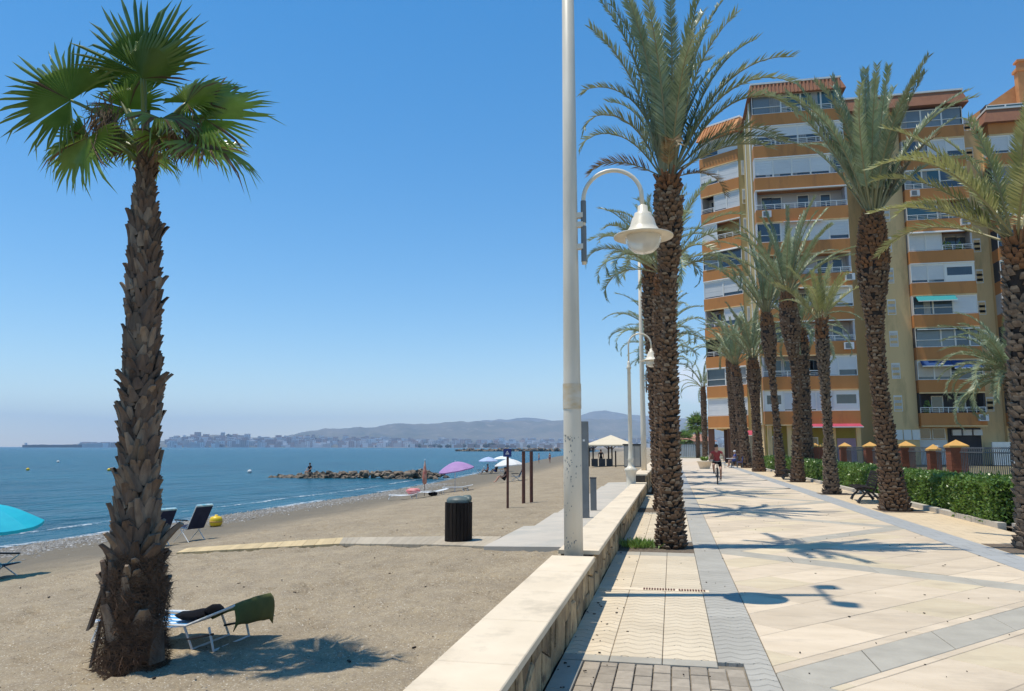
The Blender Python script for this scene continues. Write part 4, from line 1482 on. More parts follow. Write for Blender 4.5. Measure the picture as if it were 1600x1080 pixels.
# ------------------------------------------------------------------ brick pillars and iron railings
pil0 = thing('brick_pillar', 'square red brick pillar with ochre pyramid cap, largest and nearest of the row', 'pillar', (8.42, 25.5, 0), 0, 'brick pillars of the garden fence')
b = MB()
for q in range(21):
    zz = q * .075
    s_ = .0 if q % 2 else .004
    b.bbox((-.235 - s_, -.235 - s_, zz), (.235 + s_, .235 + s_, zz + .066))
b.bbox((-.225, -.225, 0), (.225, .225, 1.57))
b.build('brick_course', M['brick'], pil0)
b = MB(); b.bbox((-.27, -.27, 1.575), (.27, .27, 1.63)); b.add([(-.27, -.27, 1.631), (.27, -.27, 1.631), (.27, .27, 1.631), (-.27, .27, 1.631), (0, 0, 1.81)], [(0, 1, 4), (1, 2, 4), (2, 3, 4), (3, 0, 4)])
b.build('cap', M['tile_cap'], pil0)
for (x, y, s_, lab) in ((8.42, 27.6, .72, 'low brick pillar with ochre cap just behind the largest pillar'), (8.42, 30.6, .98, 'brick pillar right of the palm trunk behind the black bench'),
                        (8.42, 35.8, 1, 'brick pillar in front of the lilac shop panel'), (8.42, 40.8, .97, 'brick pillar right of the slim palm of the right row'),
                        (8.42, 46.4, 1, 'brick pillar with ochre cap left of the slim palm, right of a close pair'), (8.42, 48.9, .97, 'brick pillar of the close pair left of the slim palm'),
                        (8.42, 53.0, 1, 'farthest brick pillar with ochre cap by the shop door')):
    p = copy_tree(pil0); p.location = (x, y, 0); p['label'] = lab
    p.scale = (s_, s_, .93 if s_ < .8 else 1)
barb = MB(); barb.tube([(0, 0, .32), (0, 0, 1.45), (.02, 0, 1.54), (.07, 0, 1.58), (.11, 0, 1.55)], .011, 5)
barm = barb.mesh('fence_bar', M['iron'])
def iron_fence(label, y0, y1, nb, spare=False):
    f = thing('iron_fence', label, 'railing', (8.42, y0, 0), 0, 'iron railings between the brick pillars')
    b = MB(); b.bbox((-.12, 0, 0), (.12, y1 - y0, .30)); b.build('low_wall', M['brick'], f)
    b = MB(); b.bbox((-.13, 0, .302), (.13, y1 - y0, .34)); b.build('wall_coping', M['coping'], f)
    for zz in (.45, 1.42):
        b = MB(); b.bbox((-.02, 0, zz), (.02, y1 - y0, zz + .035)); b.build('rail', M['iron'], f)
    for q in range(nb):
        link('bar', barm, f, (0, (q + .5) * (y1 - y0) / nb, 0))
iron_fence('iron railing with curled bar tops right of the largest brick pillar', 19.2, 25.2, 46)
iron_fence('iron railing between the largest and the low brick pillar', 25.8, 27.35, 11)
iron_fence('iron railing between the low brick pillar and the pillar behind the bench palm', 27.85, 30.3, 17)
iron_fence('iron railing seen left of the palm behind the bench', 30.9, 35.5, 30)
iron_fence('iron railing between the pillars right of the slim palm', 36.1, 40.5, 28)
iron_fence('iron railing left of the slim palm', 41.1, 46.1, 28)
iron_fence('farthest iron railing by the shop door', 49.2, 52.7, 20)
gp = thing('garden_screen', 'white upright panelled screen behind the railing at the right edge', 'screen', (9.6, 24.0, 0))
for i in range(9):
    b = MB(); b.bbox((-.03, -2.7 + i * .36, 0), (.03, -2.7 + i * .36 + .34, 1.62)); b.build('board', M['white'], gp)
gp = thing('garden_screen', 'narrow white board standing between two brick pillars', 'screen', (9.0, 29.2, 0))
for i in range(2):
    b = MB(); b.bbox((-.03, i * .33 - .3, 0), (.03, i * .33, 1.65)); b.build('board', M['white'], gp)

# ================================================================== PALMS
def frond_mesh(L, droop, seed, wid, pairs, lw, mats, up=.45, power=2.4):
    """feather frond along local +X, arching down in the XZ plane"""
    rr = random.Random(seed)
    mb = MB()
    N_ = 16
    pts, dirs = [], []
    x = z = 0.0
    side = 0.0
    sw = rr.uniform(-.10, .10)
    for i in range(N_ + 1):
        s = i / N_
        a = -droop * s ** power
        if i:
            x += L / N_ * math.cos(a); z += L / N_ * math.sin(a)
        pts.append(Vector((x, sw * L * s * s, z)))
        dirs.append(Vector((math.cos(a), 2 * sw * s, math.sin(a))).normalized())
    mb.tube(pts, [max(.004, .026 * (L / 3.5) * (1 - i / N_) ** .8 + .003) for i in range(N_ + 1)], 5, 1, False)
    for i in range(pairs):
        s = .17 + .83 * (i + rr.random() * .6) / pairs
        if s > .995:
            s = .995
        q = s * N_
        k = min(int(q), N_ - 1)
        p = pts[k].lerp(pts[k + 1], q - k)
        d = dirs[k].lerp(dirs[k + 1], q - k).normalized()
        sd = Vector((0, 1, 0)) - d * d.y
        sd.normalize()
        upv = sd.cross(d)
        if upv.z < 0:
            upv = -upv
        env = math.sin(math.pi * min(1, (s + .02)) ** .72) ** .65 if s < .97 else .38
        env = max(env, .55 if s > .5 else .30)
        for sg in (-1, 1):
            if rr.random() < .035:
                continue
            ll = wid * env * rr.uniform(.84, 1.1)
            fwd = .85 + .45 * s + rr.uniform(-.15, .15)
            tilt = up + rr.uniform(-.35, .35)
            v = (sd * sg + d * fwd + upv * tilt).normalized()
            wv = (d - v * d.dot(v))
            wv = (wv + upv * rr.uniform(-.5, .5))
            wv = (wv - v * wv.dot(v)).normalized() * lw * rr.uniform(.85, 1.2)
            sag = Vector((0, 0, -1)) * ll * rr.uniform(.03, .17)
            m1 = p + v * ll * .45 + sag * .25
            tp = p + v * ll + sag
            mb.add([p - wv * .35, p + wv * .35, m1 + wv * .5, m1 - wv * .5, tp], [(0, 1, 2, 3), (3, 2, 4)], 0)
    return mb.mesh('frond', mats)
_fr_cache = {}
def frond_variant(kind, L, droop, seed):
    key = (kind, round(L * 2) / 2, round(droop * 4) / 4, seed % 3)
    if key not in _fr_cache:
        leaf = {'date': M['leafdate'], 'yel': M['leafyel'], 'dry': M['leafdry']}[kind]
        Lq = max(1.0, key[1])
        _fr_cache[key] = frond_mesh(Lq, key[2], len(_fr_cache) * 7 + 3, .345 * (.75 + .25 * min(Lq, 3.5) / 3.5), int(22 + 21 * Lq), .015 + .0035 * Lq, [leaf, M['rachis']])
    return _fr_cache[key]

def trunk_axis(base, top, bend, n=40):
    base, top = Vector(base), Vector(top)
    out = []
    for i in range(n + 1):
        t = i / n
        p = base.lerp(top, t)
        p += Vector(bend) * math.sin(math.pi * t)
        out.append(p)
    return out
def rad_at(prof, t):
    return float(np.interp(t, [p[0] for p in prof], [p[1] for p in prof]))

def scale_shape(w, h, th, lift):
    """a pointed leaf-base scale, in (tangent, up, out)"""
    return [(-w, 0, 0), (w, 0, 0), (w * .98, h * .5, th * .75), (-w * .98, h * .5, th * .75), (w * .62, h, th + lift), (-w * .62, h, th + lift), (w * .55, h * 1.02, 0), (-w * .55, h * 1.02, 0)], \
           [(0, 1, 2, 3), (3, 2, 4, 5), (5, 4, 6, 7), (1, 6, 4, 2), (0, 3, 5, 7), ]

def date_trunk(parent, H, prof, lean, bend, seed, sw=.062, sh=.12, pale=False, rowh=.085, fresh=.0):
    rr = random.Random(seed)
    ax = trunk_axis((0, 0, 0), (lean[0], lean[1], H), (bend[0], bend[1], 0))
    core = MB()
    core.tube(ax, [max(.05, rad_at(prof, i / 40) - .06) for i in range(41)], 14)
    core.build('trunk', M['bark'], parent, True)
    mb = MB()
    z = .02
    row = 0
    while z < H - .04:
        t = z / H
        q = t * 40
        k = min(39, int(q))
        c = ax[k].lerp(ax[k + 1], q - k)
        r = rad_at(prof, t)
        n = max(7, int(2 * math.pi * r / (sw * 1.75)))
        for i in range(n):
            a = 2 * math.pi * (i + (row % 2) * .5) / n + rr.uniform(-.06, .06) + row * .03
            T = Vector((-math.sin(a), math.cos(a), 0)); O = Vector((math.cos(a), math.sin(a), 0)); U = Vector((0, 0, 1))
            U = (U + O * rr.uniform(.0, .22)).normalized()
            vs, fs = scale_shape(sw * rr.uniform(.55, 1.15), sh * rr.uniform(.6, 1.1), .022 + rr.uniform(.0, .035), rr.uniform(.0, .022))
            skew = rr.uniform(-.35, .35)
            P = c + O * (r - .045) + Vector((0, 0, rr.uniform(-.02, .02)))
            mi = 1 if t > 1 - fresh and rr.random() < .85 else 0
            if rr.random() < .06:
                continue
            o_ = len(mb.v)
            mb.add([P + T * (p[0] + skew * p[1]) + U * p[1] + O * p[2] for p in vs], fs, mi)
            if rr.random() < .75 and mi == 0:
                mb.m[-3] = 2
                if rr.random() < .30:
                    mb.m[-4] = 2
        z += rowh * rr.uniform(.85, 1.15)
        row += 1
    o = mb.build('leaf_base', [M['scalepale' if pale else 'scale'], M['scaleorange'], M['cutend']], parent)
    tag(o, kind='stuff')
    return ax

def crown(parent, top, spec, seed):
    rr = random.Random(seed)
    for (azm, el, L, droop, kind) in spec:
        me = frond_variant(kind, L, droop, rr.randrange(100))
        o = link('frond', me, parent)
        Lq = max(1.0, round(L * 2) / 2)
        sc = L / Lq
        rotm = Matrix.Rotation(azm, 4, 'Z') @ Matrix.Rotation(-el, 4, 'Y') @ Matrix.Rotation(rr.uniform(-.35, .35), 4, 'X')
        off = Vector((math.cos(azm), math.sin(azm), 0)) * .10
        o.matrix_local = Matrix.Translation(Vector(top) + off + Vector((0, 0, rr.uniform(-.12, .08)))) @ rotm @ Matrix.Diagonal((sc, sc, sc, 1))

def auto_spec(n, L, el_hi, el_lo, dr_hi, dr_lo, seed, kind='date', power=1.0):
    """fronds from the upright heart (el_hi) to the outermost (el_lo)"""
    rr = random.Random(seed)
    out = []
    for i in range(n):
        t = (i + .5) / n
        a = i * 2.39996 + rr.uniform(-.25, .25)
        el = el_hi + (el_lo - el_hi) * t ** power + rr.uniform(-.08, .08)
        out.append((a, el, L * rr.uniform(.86, 1.08) * (.92 if t < .15 else 1), dr_hi + (dr_lo - dr_hi) * t + rr.uniform(-.12, .12), kind))
    return out
RA = YAW            # azimuth (from +X) that points to the right in the photograph
def date_palm(label, x, y, H, prof, lean, bend, spec, seed, sw=.062, sh=.12, pale=False, group='date palms along the promenade', rowh=.085, fresh=.05):
    p = thing('date_palm', label, 'palm tree', (x, y, -.02), 0, group)
    ax = date_trunk(p, H, prof, lean, bend, seed, sw, sh, pale, rowh, fresh)
    crown(p, ax[-1], spec, seed)
    # cut stalks sticking out below the crown
    rr = random.Random(seed + 5)
    mb = MB()
    for i in range(16):
        a = i * 2.4
        d = Vector((math.cos(a) * .55, math.sin(a) * .55, 1))
        b0 = ax[-1] + Vector((math.cos(a), math.sin(a), 0)) * rad_at(prof, 1) * .6 + Vector((0, 0, -.25 + rr.uniform(-.1, .1)))
        mb.tube([b0, b0 + d * rr.uniform(.18, .34)], [.035, .022], 5)
    mb.build('cut_stalk', M['scaleorange'], p)
    return p
D2 = math.radians
# nearest palm, left row
sp1 = []
_r = random.Random(11)
for i in range(11):                                          # the upright heart
    sp1.append((RA + D2(137.5 * i + 40), D2(_r.uniform(81, 89)), _r.uniform(3.0, 3.8), _r.uniform(.1, .5), 'date'))
for i in range(9):                                          # the shoulder
    sp1.append((RA + D2(40 * i + 15), D2(_r.uniform(75, 82)), _r.uniform(2.2, 3.1), _r.uniform(.5, 1.2), 'date'))
sp1 += [(RA + D2(170), D2(30), 1.4, 1.6, 'dry'), (RA + D2(20), D2(20), 1.3, 1.5, 'dry'), (RA + D2(260), D2(30), 1.3, 1.6, 'dry'), (RA + D2(176), D2(80), 2.4, 1.7, 'date'), (RA + D2(185), D2(82), 3.6, .5, 'date'), (RA + D2(178), D2(72), 2.2, 2.6, 'date'), (RA + D2(165), D2(60), 1.9, 1.9, 'date'),
        (RA + D2(5), D2(72), 3.3, .75, 'date'), (RA + D2(352), D2(66), 3.0, 1.3, 'date'), (RA + D2(2), D2(60), 3.1, 1.7, 'date'), (RA + D2(350), D2(64), 2.9, 1.5, 'date'), (RA + D2(8), D2(46), 2.4, 1.5, 'yel'), (RA + D2(356), D2(38), 2.0, 1.2, 'date'), (RA + D2(350), D2(28), 1.7, 1.1, 'date'),
        (RA + D2(280), D2(66), 2.4, 1.3, 'date'), (RA + D2(100), D2(60), 2.4, 1.4, 'date')]
date_palm('nearest tall date palm left of the walk, weeds at its foot', -.06, 12.85, 6.25,
          [(0, .275), (.04, .235), (.12, .195), (.4, .145), (.62, .125), (.72, .16), (.82, .225), (.92, .25), (.97, .22), (1, .14)], (.12, .05), (.0, 0), sp1, 1, sw=.050, sh=.085, rowh=.066)
def up_palm(label, x, y, H, r0, r1, L, n, seed, lean=(0, 0), bend=(0, 0), el=(86, 30), dr=(.3, 1.5), kind='date', pale=False, sw=.065, extra=(), rowh=.09, fresh=.12, rmax=None, mid=None):
    rm = rmax or r1 * 1.18
    prof = [(0, r0 * 1.18), (.05, r0), (.35, mid or (r0 + r1) / 2), (.6, mid or (r0 + r1) / 2), (.82, rm), (.95, r1), (1, r1 * .65)]
    spec = auto_spec(n, L, D2(el[0]), D2(el[1]), dr[0] * 1.35, dr[1] * 1.35, seed, kind) + list(extra)
    return date_palm(label, x, y, H, prof, lean, bend, spec, seed, sw, sw * 1.7, pale, rowh=rowh, fresh=fresh)
up_palm('date palm directly behind the nearest left palm, hidden by its trunk, low arching fronds', -.22, 20.1, 6.2, .27, .24, 2.6, 24, 12, lean=(.12, 0), el=(86, 12), dr=(.4, 1.9))
for i, (yy, H_) in enumerate(((27.3, 8.3), (34.6, 6.5), (41.8, 6.9), (49.2, 6.7))):
    up_palm(('third date palm of the left row, its trunk showing left of the nearest one', 'fourth date palm of the left row, mostly hidden behind the nearest trunk', 'fifth date palm of the left row, mostly hidden behind the nearest trunk', 'sixth date palm of the left row, mostly hidden behind the nearest trunk')[i], -.42, yy, H_, .29, .26, 2.7, 22, 20 + i, el=(86, 14), dr=(.4, 1.8), sw=.08, rowh=.13, lean=(-.22 if i == 0 else 0, 0), rmax=.33 if i == 0 else None)
# right row
up_palm('yellowish date palm at the right edge of the walk with loose drooping fronds', 5.56, 13.7, 5.05, .27, .22, 2.7, 17, 31, lean=(.12, 0), el=(86, 22), dr=(.3, 1.1), kind='yel', pale=True,
        extra=[(RA + D2(178), D2(26), 2.3, .75, 'yel'), (RA + D2(172), D2(62), 2.4, 1.5, 'yel'), (RA + D2(160), D2(45), 2.0, 1.5, 'yel'), (RA + D2(110), D2(82), 2.3, .3, 'yel'), (RA + D2(200), D2(80), 2.2, .3, 'yel')], rmax=.25, sw=.07)
up_palm('tall date palm with a full upright crown beside the nearer black bench', 5.48, 21.15, 7.75, .33, .34, 4.1, 29, 33, lean=(-.10, 0), bend=(-.16, 0), el=(89, 62), dr=(.10, .7), mid=.215,
        extra=[(RA + D2(5), D2(58), 4.0, .45, 'date'), (RA + D2(175), D2(66), 4.3, .8, 'date'), (RA + D2(8), D2(50), 3.6, 1.2, 'date'), (RA + D2(165), D2(72), 4.3, .3, 'date'), (RA + D2(350), D2(60), 2.8, .5, 'dry')], fresh=.20, rmax=.42)
up_palm('slim short date palm with a small light green crown in the right row', 5.29, 28.06, 6.05, .27, .22, 2.1, 17, 35, lean=(-.05, 0), el=(86, 40), dr=(.15, .8), kind='yel', pale=True, rmax=.24, mid=.16)
up_palm('date palm with an orange band under its tall crown, behind the farther bench', 5.59, 37.3, 8.8, .30, .38, 4.3, 22, 37, lean=(-.08, 0), bend=(.15, 0), mid=.17, el=(87, 50), dr=(.15, .9), sw=.085, rowh=.12, rmax=.48, fresh=.09,
        extra=[(RA, D2(46), 4.4, 1.2, 'date'), (RA + D2(175), D2(48), 4.6, 1.2, 'date')])
up_palm('date palm with tall grey green crown in front of the prow of the block', 5.72, 43.5, 8.95, .30, .36, 4.6, 22, 39, lean=(-.42, 0), mid=.18, el=(87, 50), dr=(.15, .9), sw=.09, rowh=.13, rmax=.42, fresh=.09,
        extra=[(RA + D2(178), D2(50), 5.2, 1.0, 'date')])
up_palm('date palm left of the two tall crowns, lower and broad headed', 5.47, 52.1, 7.4, .38, .36, 4.2, 22, 41, lean=(-.1, 0), mid=.29, el=(86, 40), dr=(.2, 1.2), sw=.1, rowh=.15, rmax=.48)
up_palm('date palm with a wide low crown near the end of the right row', 5.55, 61.0, 7.9, .40, .36, 4.6, 22, 43, lean=(-.6, 0), el=(86, 30), dr=(.3, 1.4), sw=.11, rowh=.17)
up_palm('last date palm of the right row by the cafe tables', 5.30, 67.2, 9.2, .42, .36, 4.6, 26, 45, lean=(-.25, 0), el=(86, 30), dr=(.3, 1.4), sw=.11, rowh=.17)
# dark palm in the garden with trunk in shade, and the drooping one behind the railing
up_palm('dark trunked feather palm in the garden behind the tall crowns', 7.6, 47.5, 8.6, .48, .46, 3.6, 34, 47, el=(84, -25), dr=(.5, 1.5), sw=.11, rowh=.17)
cp_ = [(i * 2.39996, D2(78 - 95 * ((i + .5) / 52)), 2.6 + .3 * math.sin(i), .9 + 1.2 * (i / 52), 'date') for i in range(52)]
date_palm('drooping round headed palm in the garden behind the railings at the right', 11.3, 28.5, 4.1, [(0, .26), (.7, .22), (1, .34)], (0, 0), (0, 0), cp_, 49, sw=.08, pale=True, group='palms in the garden', rowh=.12)
up_palm('slender feather palm beyond the end of the promenade, left of the block', 4.0, 98, 9.0, .36, .33, 4.2, 20, 51, el=(82, 0), dr=(.5, 1.6), sw=.14, rowh=.22)

# ------------------------------------------------------------------ fan palms
def fan_mesh(Rad, seed, spread=2.35, nseg=46, droop=.25, cup=.18, mats=None, dry=0.0):
    rr = random.Random(seed)
    mb = MB()
    inner = .50
    def pt(r, a, lift=0.0):
        x, y = r * math.sin(a), r * math.cos(a)
        z = cup * Rad * (abs(a) / spread) ** 2 * (r / Rad) - droop * Rad * max(0, r / Rad - .35) ** 2 + lift
        return Vector((x, y, z))
    da = 2 * spread / nseg
    gap = 0
    for i in range(nseg):
        a0 = -spread + da * i
        a1 = a0 + da
        ac = (a0 + a1) / 2
        edge = 1 - .22 * (abs(ac) / spread) ** 2
        ro = Rad * edge * rr.uniform(.88, 1.06)
        ri = Rad * inner * edge
        if rr.random() < .03:
            continue
        mi = 1 if rr.random() < dry else 0
        fold = .012 + .02 * Rad
        hub = Vector((0, 0, 0))
        L0, L1 = pt(ri, a0), pt(ri, a1)
        C_ = pt(ri, ac, fold)
        c0 = pt(ri * .45, ac, fold * .5)
        l0, l1 = pt(ri * .45, a0), pt(ri * .45, a1)
        ta = ac + rr.uniform(-.03, .03)
        hang = rr.uniform(0, .10) * Rad + (rr.uniform(.1, .35) * Rad if rr.random() < .22 else 0)
        m_ = pt(ro * .80, ta) + Vector((0, 0, -hang * .35))
        wv = Vector((math.cos(ta), -math.sin(ta), 0)) * (ro * da * .20)
        tip = pt(ro, ta) + Vector((rr.uniform(-.02, .02), rr.uniform(-.02, .02), -hang))
        mb.add([hub, l0, c0, l1], [(0, 1, 2), (0, 2, 3)], mi)
        mb.add([l0, c0, l1, L0, C_, L1], [(0, 3, 4, 1), (1, 4, 5, 2)], mi)
        mb.add([L0, C_, L1, m_ - wv, m_ + Vector((0, 0, fold * .6)), m_ + wv, tip], [(0, 3, 4, 1), (1, 4, 5, 2), (3, 6, 4), (4, 6, 5)], mi)
    return mb.mesh('fan_leaf', mats or [M['leaffan'], M['leaffandry']])
def place_fan(parent, root, hub, up, normal, Rad, seed, droop=.25, dry=.05, spread=2.35, sag=.12, nseg=46):
    """fan blade with its hub at HUB, middle finger along UP, upper face towards NORMAL; petiole from ROOT"""
    root, hub, up, normal = Vector(root), Vector(hub), Vector(up).normalized(), Vector(normal)
    normal = (normal - up * normal.dot(up)).normalized()
    xa = up.cross(normal)
    me = fan_mesh(Rad, seed, spread, nseg, droop, dry=dry)
    o = link('fan_leaf', me, parent)
    o.matrix_local = Matrix(((xa.x, up.x, normal.x, hub.x), (xa.y, up.y, normal.y, hub.y), (xa.z, up.z, normal.z, hub.z), (0, 0, 0, 1)))
    mid = root.lerp(hub, .5) + Vector((0, 0, sag))
    pts = []
    for i in range(9):
        t = i / 8
        pts.append(root * (1 - t) ** 2 + mid * 2 * t * (1 - t) + hub * t * t)
    mb = MB(); mb.tube(pts, [.030 - .016 * i / 8 for i in range(9)], 6)
    link('petiole', mb.mesh('petiole', M['petiole'], True), parent)
    return o

fp = thing('fan_palm', 'fan palm on the sand with a shaggy brown trunk and round green leaves', 'palm tree', (-4.66, 6.12, -.34))
FH = 4.86
fprof = [(0, .27), (.04, .255), (.14, .24), (.20, .205), (.27, .185), (.40, .172), (.47, .185), (.50, .195), (.515, .18), (.62, .168), (.80, .15), (.90, .115), (.97, .085), (1, .06)]
fax = trunk_axis((0, 0, 0), (-.20, 0, FH), (.02, 0, 0))
core = MB(); core.tube(fax, [max(.03, rad_at(fprof, i / 40) - .04) for i in range(41)], 18); core.build('trunk', M['bark'], fp, True)
def fan_boots():
    rr = random.Random(77)
    kinds = []
    for kq in range(9):
        w, h, th = rr.uniform(.035, .065), rr.uniform(.10, .19), rr.uniform(.012, .022)
        cv = .018
        lift = rr.uniform(.0, .035)
        sk = rr.uniform(-.35, .35)
        vs = []
        for (yy, ww, oo) in ((0, 1, 0), (.4, .86, .006), (.75, .55, .012 + lift * .4), (1, .30, .016 + lift)):
            for xx in (-1, 0, 1):
                vs.append((xx * w * ww + sk * h * yy, yy * h, oo + (cv if xx == 0 else 0) * ww + th))
        nfr = len(vs)
        vs2 = [(p[0], p[1], p[2] - th) for p in vs]
        fs = []
        for r in range(3):
            for c_ in range(2):
                a = r * 3 + c_
                fs.append((a, a + 1, a + 4, a + 3))
        fs += [(9, 10, nfr + 10, nfr + 9), (10, 11, nfr + 11, nfr + 10)]
        for r in range(3):
            fs += [(r * 3, r * 3 + 3, nfr + r * 3 + 3, nfr + r * 3), (r * 3 + 5, r * 3 + 2, nfr + r * 3 + 2, nfr + r * 3 + 5)]
        mb = MB(); mb.add(vs + vs2, fs)
        kinds.append((mb.mesh('leaf_boot', M['boot']), mb.mesh('leaf_boot', M['bootpale'])))
    z = .30
    n_ = 0
    i = 0
    extra_b, extra_p = MB(), MB()
    while z < FH - .03:
        t = z / FH
        q = t * 40; k = min(39, int(q))
        c = fax[k].lerp(fax[k + 1], q - k)
        r = rad_at(fprof, t)
        a = i * 2.39996 + rr.uniform(-.12, .12)
        O = Vector((math.cos(a), math.sin(a), 0)); T = Vector((-math.sin(a), math.cos(a), 0))
        out = .02 + rr.uniform(0, .09) + (.45 if .485 < t < .52 and rr.random() < .5 else 0) + (.45 if .16 < t < .24 and rr.random() < .35 else 0) + (.25 if t > .92 else 0)
        U = (Vector((0, 0, 1)) + O * out).normalized()
        N__ = T.cross(U)
        if N__.dot(O) < 0:
            N__ = -N__
        sc = (.9 + .75 * max(0, 1 - t * 2.0)) * (1 if t < .85 else .75) * rr.uniform(.7, 1.3)
        P = c + O * (r - .058)
        if t < .2 and rr.random() < .62 - (t - .06) * 2.2:
            i += 1
            z += (FH - .30) / 800
            continue
        kd = kinds[rr.randrange(9)]
        pale_ = (t < .45 and rr.random() < .55) or rr.random() < .25
        roll = Matrix.Rotation(rr.uniform(-.35, .35), 3, N__)
        T, U = roll @ T, roll @ U
        if i % 5 > 1:
            dst = extra_p if pale_ else extra_b
            me_ = kd[0]
            dst.add([P + T * v.co.x * sc + U * v.co.y * sc + N__ * v.co.z * sc for v in me_.vertices], [tuple(p.vertices) for p in me_.polygons])
            i += 1
            z += (FH - .30) / 800 * (1.15 if t < .4 else .92)
            continue
        o = link('leaf_base', kd[1 if pale_ else 0], fp)
        o.matrix_local = Matrix(((T.x * sc, U.x * sc, N__.x * sc, P.x), (T.y * sc, U.y * sc, N__.y * sc, P.y), (T.z * sc, U.z * sc, N__.z * sc, P.z), (0, 0, 0, 1)))
        i += 1
        z += (FH - .30) / 800 * (1.15 if t < .4 else .92)
    tag(extra_b.build('small_leaf_base', M['boot'], fp), kind='stuff')
    tag(extra_p.build('small_pale_leaf_base', M['bootpale'], fp), kind='stuff')
    # hanging dead boots and the frayed fibre skirt at the foot
    for (a_, zz, ln, o_) in ((YAW + 3.4, .74, .36, .09), (YAW + 3.5, .44, .36, .05), (YAW - .35, .46, .36, .02)):
        O = Vector((math.cos(a_), math.sin(a_), 0)); T = Vector((-math.sin(a_), math.cos(a_), 0))
        b0 = Vector((0, 0, zz)) + O * .25
        D_ = Vector((0, 0, -1)) * ln + O * o_
        w0, w1 = .05, .085
        mb = MB()
        nrm = O * .02
        mb.add([b0 - T * w0, b0 + T * w0, b0 + D_ + T * w1, b0 + D_ - T * w1, b0 - T * w0 + nrm, b0 + T * w0 + nrm, b0 + D_ + T * w1 + nrm, b0 + D_ - T * w1 + nrm],
               [(3, 2, 1, 0), (4, 5, 6, 7), (0, 1, 5, 4), (1, 2, 6, 5), (2, 3, 7, 6), (3, 0, 4, 7)])
        mb.build('dead_leaf_base', M['bootpale'], fp)
    mb = MB()
    for i in range(9000):
        zz = .02 + 1.0 * rr.random() ** 1.15
        a = rr.random() * 6.283
        O = Vector((math.cos(a), math.sin(a), 0)); T = Vector((-math.sin(a), math.cos(a), 0))
        r = rad_at(fprof, zz / FH) + rr.uniform(-.02, .012) + .045 * noise.noise((a * 1.2, zz * 4, 2)) + .02
        p = Vector((0, 0, zz)) + O * r
        d = (Vector((0, 0, rr.uniform(-1, .45))) + T * rr.uniform(-.9, .9) + O * rr.uniform(.0, .42 if rr.random() < .2 else .16)).normalized()
        l = rr.uniform(.04, .15)
        wv = d.cross(O).normalized() * rr.uniform(.0015, .005)
        mb.add([p - wv, p + wv, p + d * l], [(0, 1, 2)])
    tag(mb.build('fibre', M['fibre'], fp), kind='stuff')
fan_boots()
TOP = fax[-1] + Vector((0, 0, -.12))
RV, FV = Vector((math.cos(YAW), math.sin(YAW), 0)), Vector((-math.sin(YAW), math.cos(YAW), 0))    # right and away, seen from the walk
UV = Vector((0, 0, 1))
def L3(r, u, f):
    return TOP + RV * r + UV * u + FV * f
def D3(r, u, f):
    return RV * r + UV * u + FV * f
fans = [  # hub (right, up, away), middle direction, upper-face normal, radius, droop, dry
    ((-.63, .42, -.20), (-.85, .30, -.05), (.15, .15, -1), .72, .12, .02),
    ((.02, .70, -.15), (-.10, 1, -.05), (.05, .15, -1), .84, .06, .02),
    ((.06, .60, -.28), (.62, .80, -.1), (-.1, .2, -1), .62, .10, .02),
    ((-.12, .72, .25), (-.35, 1, .1), (.1, -.2, -1), .72, .15, .05),
    ((.33, .55, .15), (.92, .38, .1), (-.2, .6, -.8), .62, .22, .06),
    ((.58, .30, -.05), (.95, .25, -.05), (-.15, .45, -.9), .68, .22, .08),
    ((.60, -.02, -.10), (.95, -.25, -.1), (.15, .95, -.35), .56, .80, .50),
    ((-.43, .06, -.20), (-.42, -.95, -.05), (-.35, .2, -1), .58, .08, .10),
    ((-.50, .78, .20), (-.6, .75, .1), (.2, .1, -1), .40, .25, .10),
    ((.30, .22, .45), (.6, .15, .7), (-.3, .9, -.2), .5, .35, .10),
    ((-.30, .18, .50), (-.4, .1, .8), (.2, 1, .1), .5, .35, .10),
    ((.28, .20, -.30), (.6, -.35, -.5), (.2, .8, -.5), .42, .6, .25),
    ((-.62, .15, .10), (-.9, -.25, .1), (-.1, 1, -.4), .50, .6, .35),
    ((.36, .50, .02), (.75, .75, .1), (-.2, .5, -.8), .45, .2, .1),
    ((-.25, .48, .12), (-.5, .8, .1), (.1, .3, -1), .46, .2, .08),
    ((.16, .34, .22), (.4, .6, .5), (-.2, .7, -.6), .48, .3, .12),
    ((-.20, .22, .20), (-.5, -.1, .5), (-.2, 1, -.3), .46, .5, .25),
    ((.18, .10, -.10), (.5, -.5, -.2), (.3, .8, -.5), .34, .8, .5),
]
SPR = {1: 1.45, 2: 1.3, 3: 1.3, 4: 1.8, 5: 2.0, 8: 1.5}
for i, (hb_, up_, nm_, rd_, dp_, dr_) in enumerate(fans):
    a_ = math.atan2(hb_[2], hb_[0])
    root = TOP + (RV * math.cos(a_) + FV * math.sin(a_)) * .04 + UV * (-.12 if hb_[1] < .15 else 0)
    place_fan(fp, root, L3(*hb_), D3(*up_), D3(*nm_), rd_, 100 + i, dp_, dr_, SPR.get(i, 2.2), nseg=int(20 * SPR.get(i, 2.2)))
